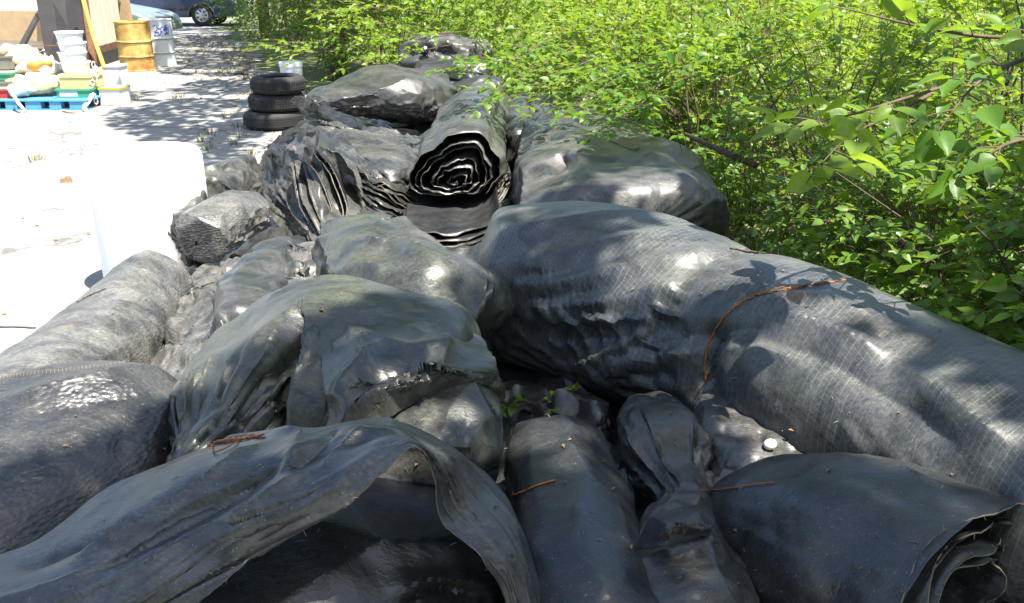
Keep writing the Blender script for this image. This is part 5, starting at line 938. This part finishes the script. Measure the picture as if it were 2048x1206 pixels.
P_ = np.stack([xx, yy, rr.uniform(.06, .55, n_)], 1); L = rr.uniform(.04, .08, n_); V, F, ti = leaf_batch(P_, rr.normal(size=(n_, 3)), np.array([0, 0, 1.])+rr.normal(size=(n_, 3))*.35, L, L*.6, rr.uniform(0, 1, n_), True); me = np_mesh('undergrowth', V, F); set_tint(me, ti); tag(link('undergrowth', me, M['leaf']), kind='stuff')
# small weeds inside the pile
for (px, py, lab) in ((1100, 808, 'small dark weed growing in the gap left of the shadowed sheet'), (905, 195, 'small leafy weed between the far flat bundle and the shadowed bundle')):
    c = W(px, py, .3 if py > 500 else .55); branch('small_weed', lab, [[c-[.0, -.05, .12], c+[.02, 0, .0], c+[.05, -.03, .05]], [c-[.0, -.05, .12], c+[-.05, 0, .0], c+[-.12, -.05, .02]], [c-[0, -.05, .12], c+[0, -.05, 0], c+[.0, -.1, .03]]], .06, M['leaf_dark'], 600+px, per=2, individual=60, twl=.06, npair=1, cat='weed', thick=.003)
# ------------------------------------------------------------------ trees whose crowns overhang from outside the picture
SX, SY = TOSUN.x/TOSUN.z, TOSUN.y/TOSUN.z
def crown_cover(rr, n, xr, yr, hr, gaps, dens):
    x = rr.uniform(*xr, n); y = rr.uniform(*yr, n); ok = dens(x, y)
    for (gx_, gy_, ga, gb, ang) in gaps:
        c, s = math.cos(ang), math.sin(ang); u = ((x-gx_)*c+(y-gy_)*s)/(ga+.07); v = (-(x-gx_)*s+(y-gy_)*c)/(gb+.06); ok &= (u*u+v*v) > rr.uniform(.75, 1.2, n)
    x, y = x[ok], y[ok]; h = rr.uniform(*hr, len(x)); return np.stack([x+SX*(h-.5), y+SY*(h-.5), h], 1)
def tree(label, base, H, rr, Pl, ll, name='tall_tree'):
    t = thing(name, (base[0], base[1], 0), label, 'tree'); c = Pl.mean(0); b = MB(); top = np.array([base[0]*.5+c[0]*.5, base[1]*.5+c[1]*.5, H*.8])
    b.tube([np.array([base[0], base[1], -.05]), np.array([base[0], base[1], H*.3]), top*.6+np.array([base[0], base[1], H*.5])*.4, top], [.17, .14, .11, .06], 9); b.build('trunk', M['bark'], t, True, True)
    b = MB()
    for k in range(14): q = Pl[rr.randint(len(Pl))]; s = np.array([base[0], base[1], H*.3])*(1-k/14)+top*(k/14); b.tube([s, (s+q)/2+[0, 0, .3], q], [.05, .03, .01], 5)
    b.build('limb', M['bark'], t, True, True)
    n = len(Pl); L = rr.uniform(.7, 1.2, n)*ll; V, F, ti = leaf_batch(Pl, rr.normal(size=(n, 3))*[1, 1, .4], np.array([0, 0, 1.])+rr.normal(size=(n, 3))*.4, L, L*.75, rr.uniform(0, 1, n), True)
    me = np_mesh('crown', V, F); set_tint(me, ti); tag(link('crown', me, M['leaf_can'], t, False, True), kind='stuff')
rr = np.random.RandomState(66)
def dens(x, y):
    lim = np.interp(y, [0, .8, 1.6, 2.1, 2.6, 3.2, 4.0, 5.0, 7, 9], [-2.6, -2.3, -1.35, -.95, -.5, -.15, .1, .3, .5, .4]); P3 = np.stack([x, y, x*0], 1); f = fn(P3, .55, 71)+.5*fn(P3, 1.7, 72)
    return (x > lim+.18*fn(P3, 1.2, 70)) & (f > -.95+np.clip((y-3.2)*.55, 0, .75))
def gap(p0, p1, wd): a_, b_ = W(*p0), W(*p1); m_ = (a_+b_)/2; v = b_-a_; return (m_[0]-SX*(m_[2]-.5), m_[1]-SY*(m_[2]-.5), np.linalg.norm(v[:2])/2, wd, math.atan2(v[1], v[0]))
gaps = [gap((1640, 610, .86), (2030, 880, .72), .13), gap((1700, 640, .86), (1850, 740, .82), .13), gap((1800, 690, .85), (1960, 830, .78), .16), gap((1930, 830, .76), (2040, 910, .70), .10), gap((1200, 330, .75), (1370, 350, .72), .12), gap((1250, 365, .72), (1380, 380, .7), .05), gap((1040, 850, .55), (1150, 910, .56), .07), gap((780, 480, .75), (890, 590, .78), .05), gap((720, 790, .8), (960, 720, .8), .06), gap((1220, 700, .45), (1120, 735, .4), .05), gap((1300, 470, .85), (1420, 470, .85), .05), gap((1560, 600, .86), (1640, 620, .86), .07), gap((1500, 450, .85), (1580, 500, .8), .06), gap((1400, 560, .9), (1560, 590, .86), .04), gap((1270, 400, .7), (1330, 390, .7), .08)]
tree('tall tree standing behind the camera whose leafy crown shades the near pile', (3.4, -2.6), 7.5, rr, crown_cover(rr, 21000, (-2.8, 2.6), (.3, 5.6), (5.4, 8.0), gaps, dens), .13)
def dens2(x, y): P3 = np.stack([x, y, x*0], 1); return (x > edge_x(y)-np.where(y < 13.5, 2.6, 1.9)+.5*fn(P3, .3, 81)) & (fn(P3, .5, 82)+.8*fn(P3*[.5, 1.4, 1], 1.2, 83) > -.75) & ((x < -2.6) | (y > 13.5))
tree('tall tree in the thicket beyond the pile whose crown dapples the dirt', (-2.9, 15.2), 9, rr, crown_cover(rr, 14000, (-7, 1.0), (7.5, 17), (5, 8.5), [], dens2), .2)
tree('tall tree beside the van whose crown shades the far end of the yard', (-7.2, 27), 10, rr, crown_cover(rr, 12000, (-13, -3), (17, 31), (5.5, 9), [], dens2), .26)

# trees added unseen behind the camera to darken the sides of the bundles that face the camera
rr = np.random.RandomState(91)
for (bx, by, lab) in ((-2.6, -4.2, 'bushy tree standing behind the camera to the left, out of the picture'), (.8, -4.6, 'bushy tree standing straight behind the camera, out of the picture'), (4.4, -2.6, 'bushy tree standing to the right behind the camera, out of the picture'), (4.6, .6, 'bushy tree standing right of the camera, out of the picture')):
    n_ = 5200; u = rr.normal(size=(n_, 3)); u /= np.linalg.norm(u, axis=1, keepdims=True); q = np.array([bx, by, 2.3])+u*np.array([1.9, 1.4, 2.1])*(rr.uniform(.3, 1, (n_, 1))**.5); q = q[q[:, 2] > .1]
    tree(lab, (bx, by), 4.6, rr, q, .17, 'added_shade_tree')
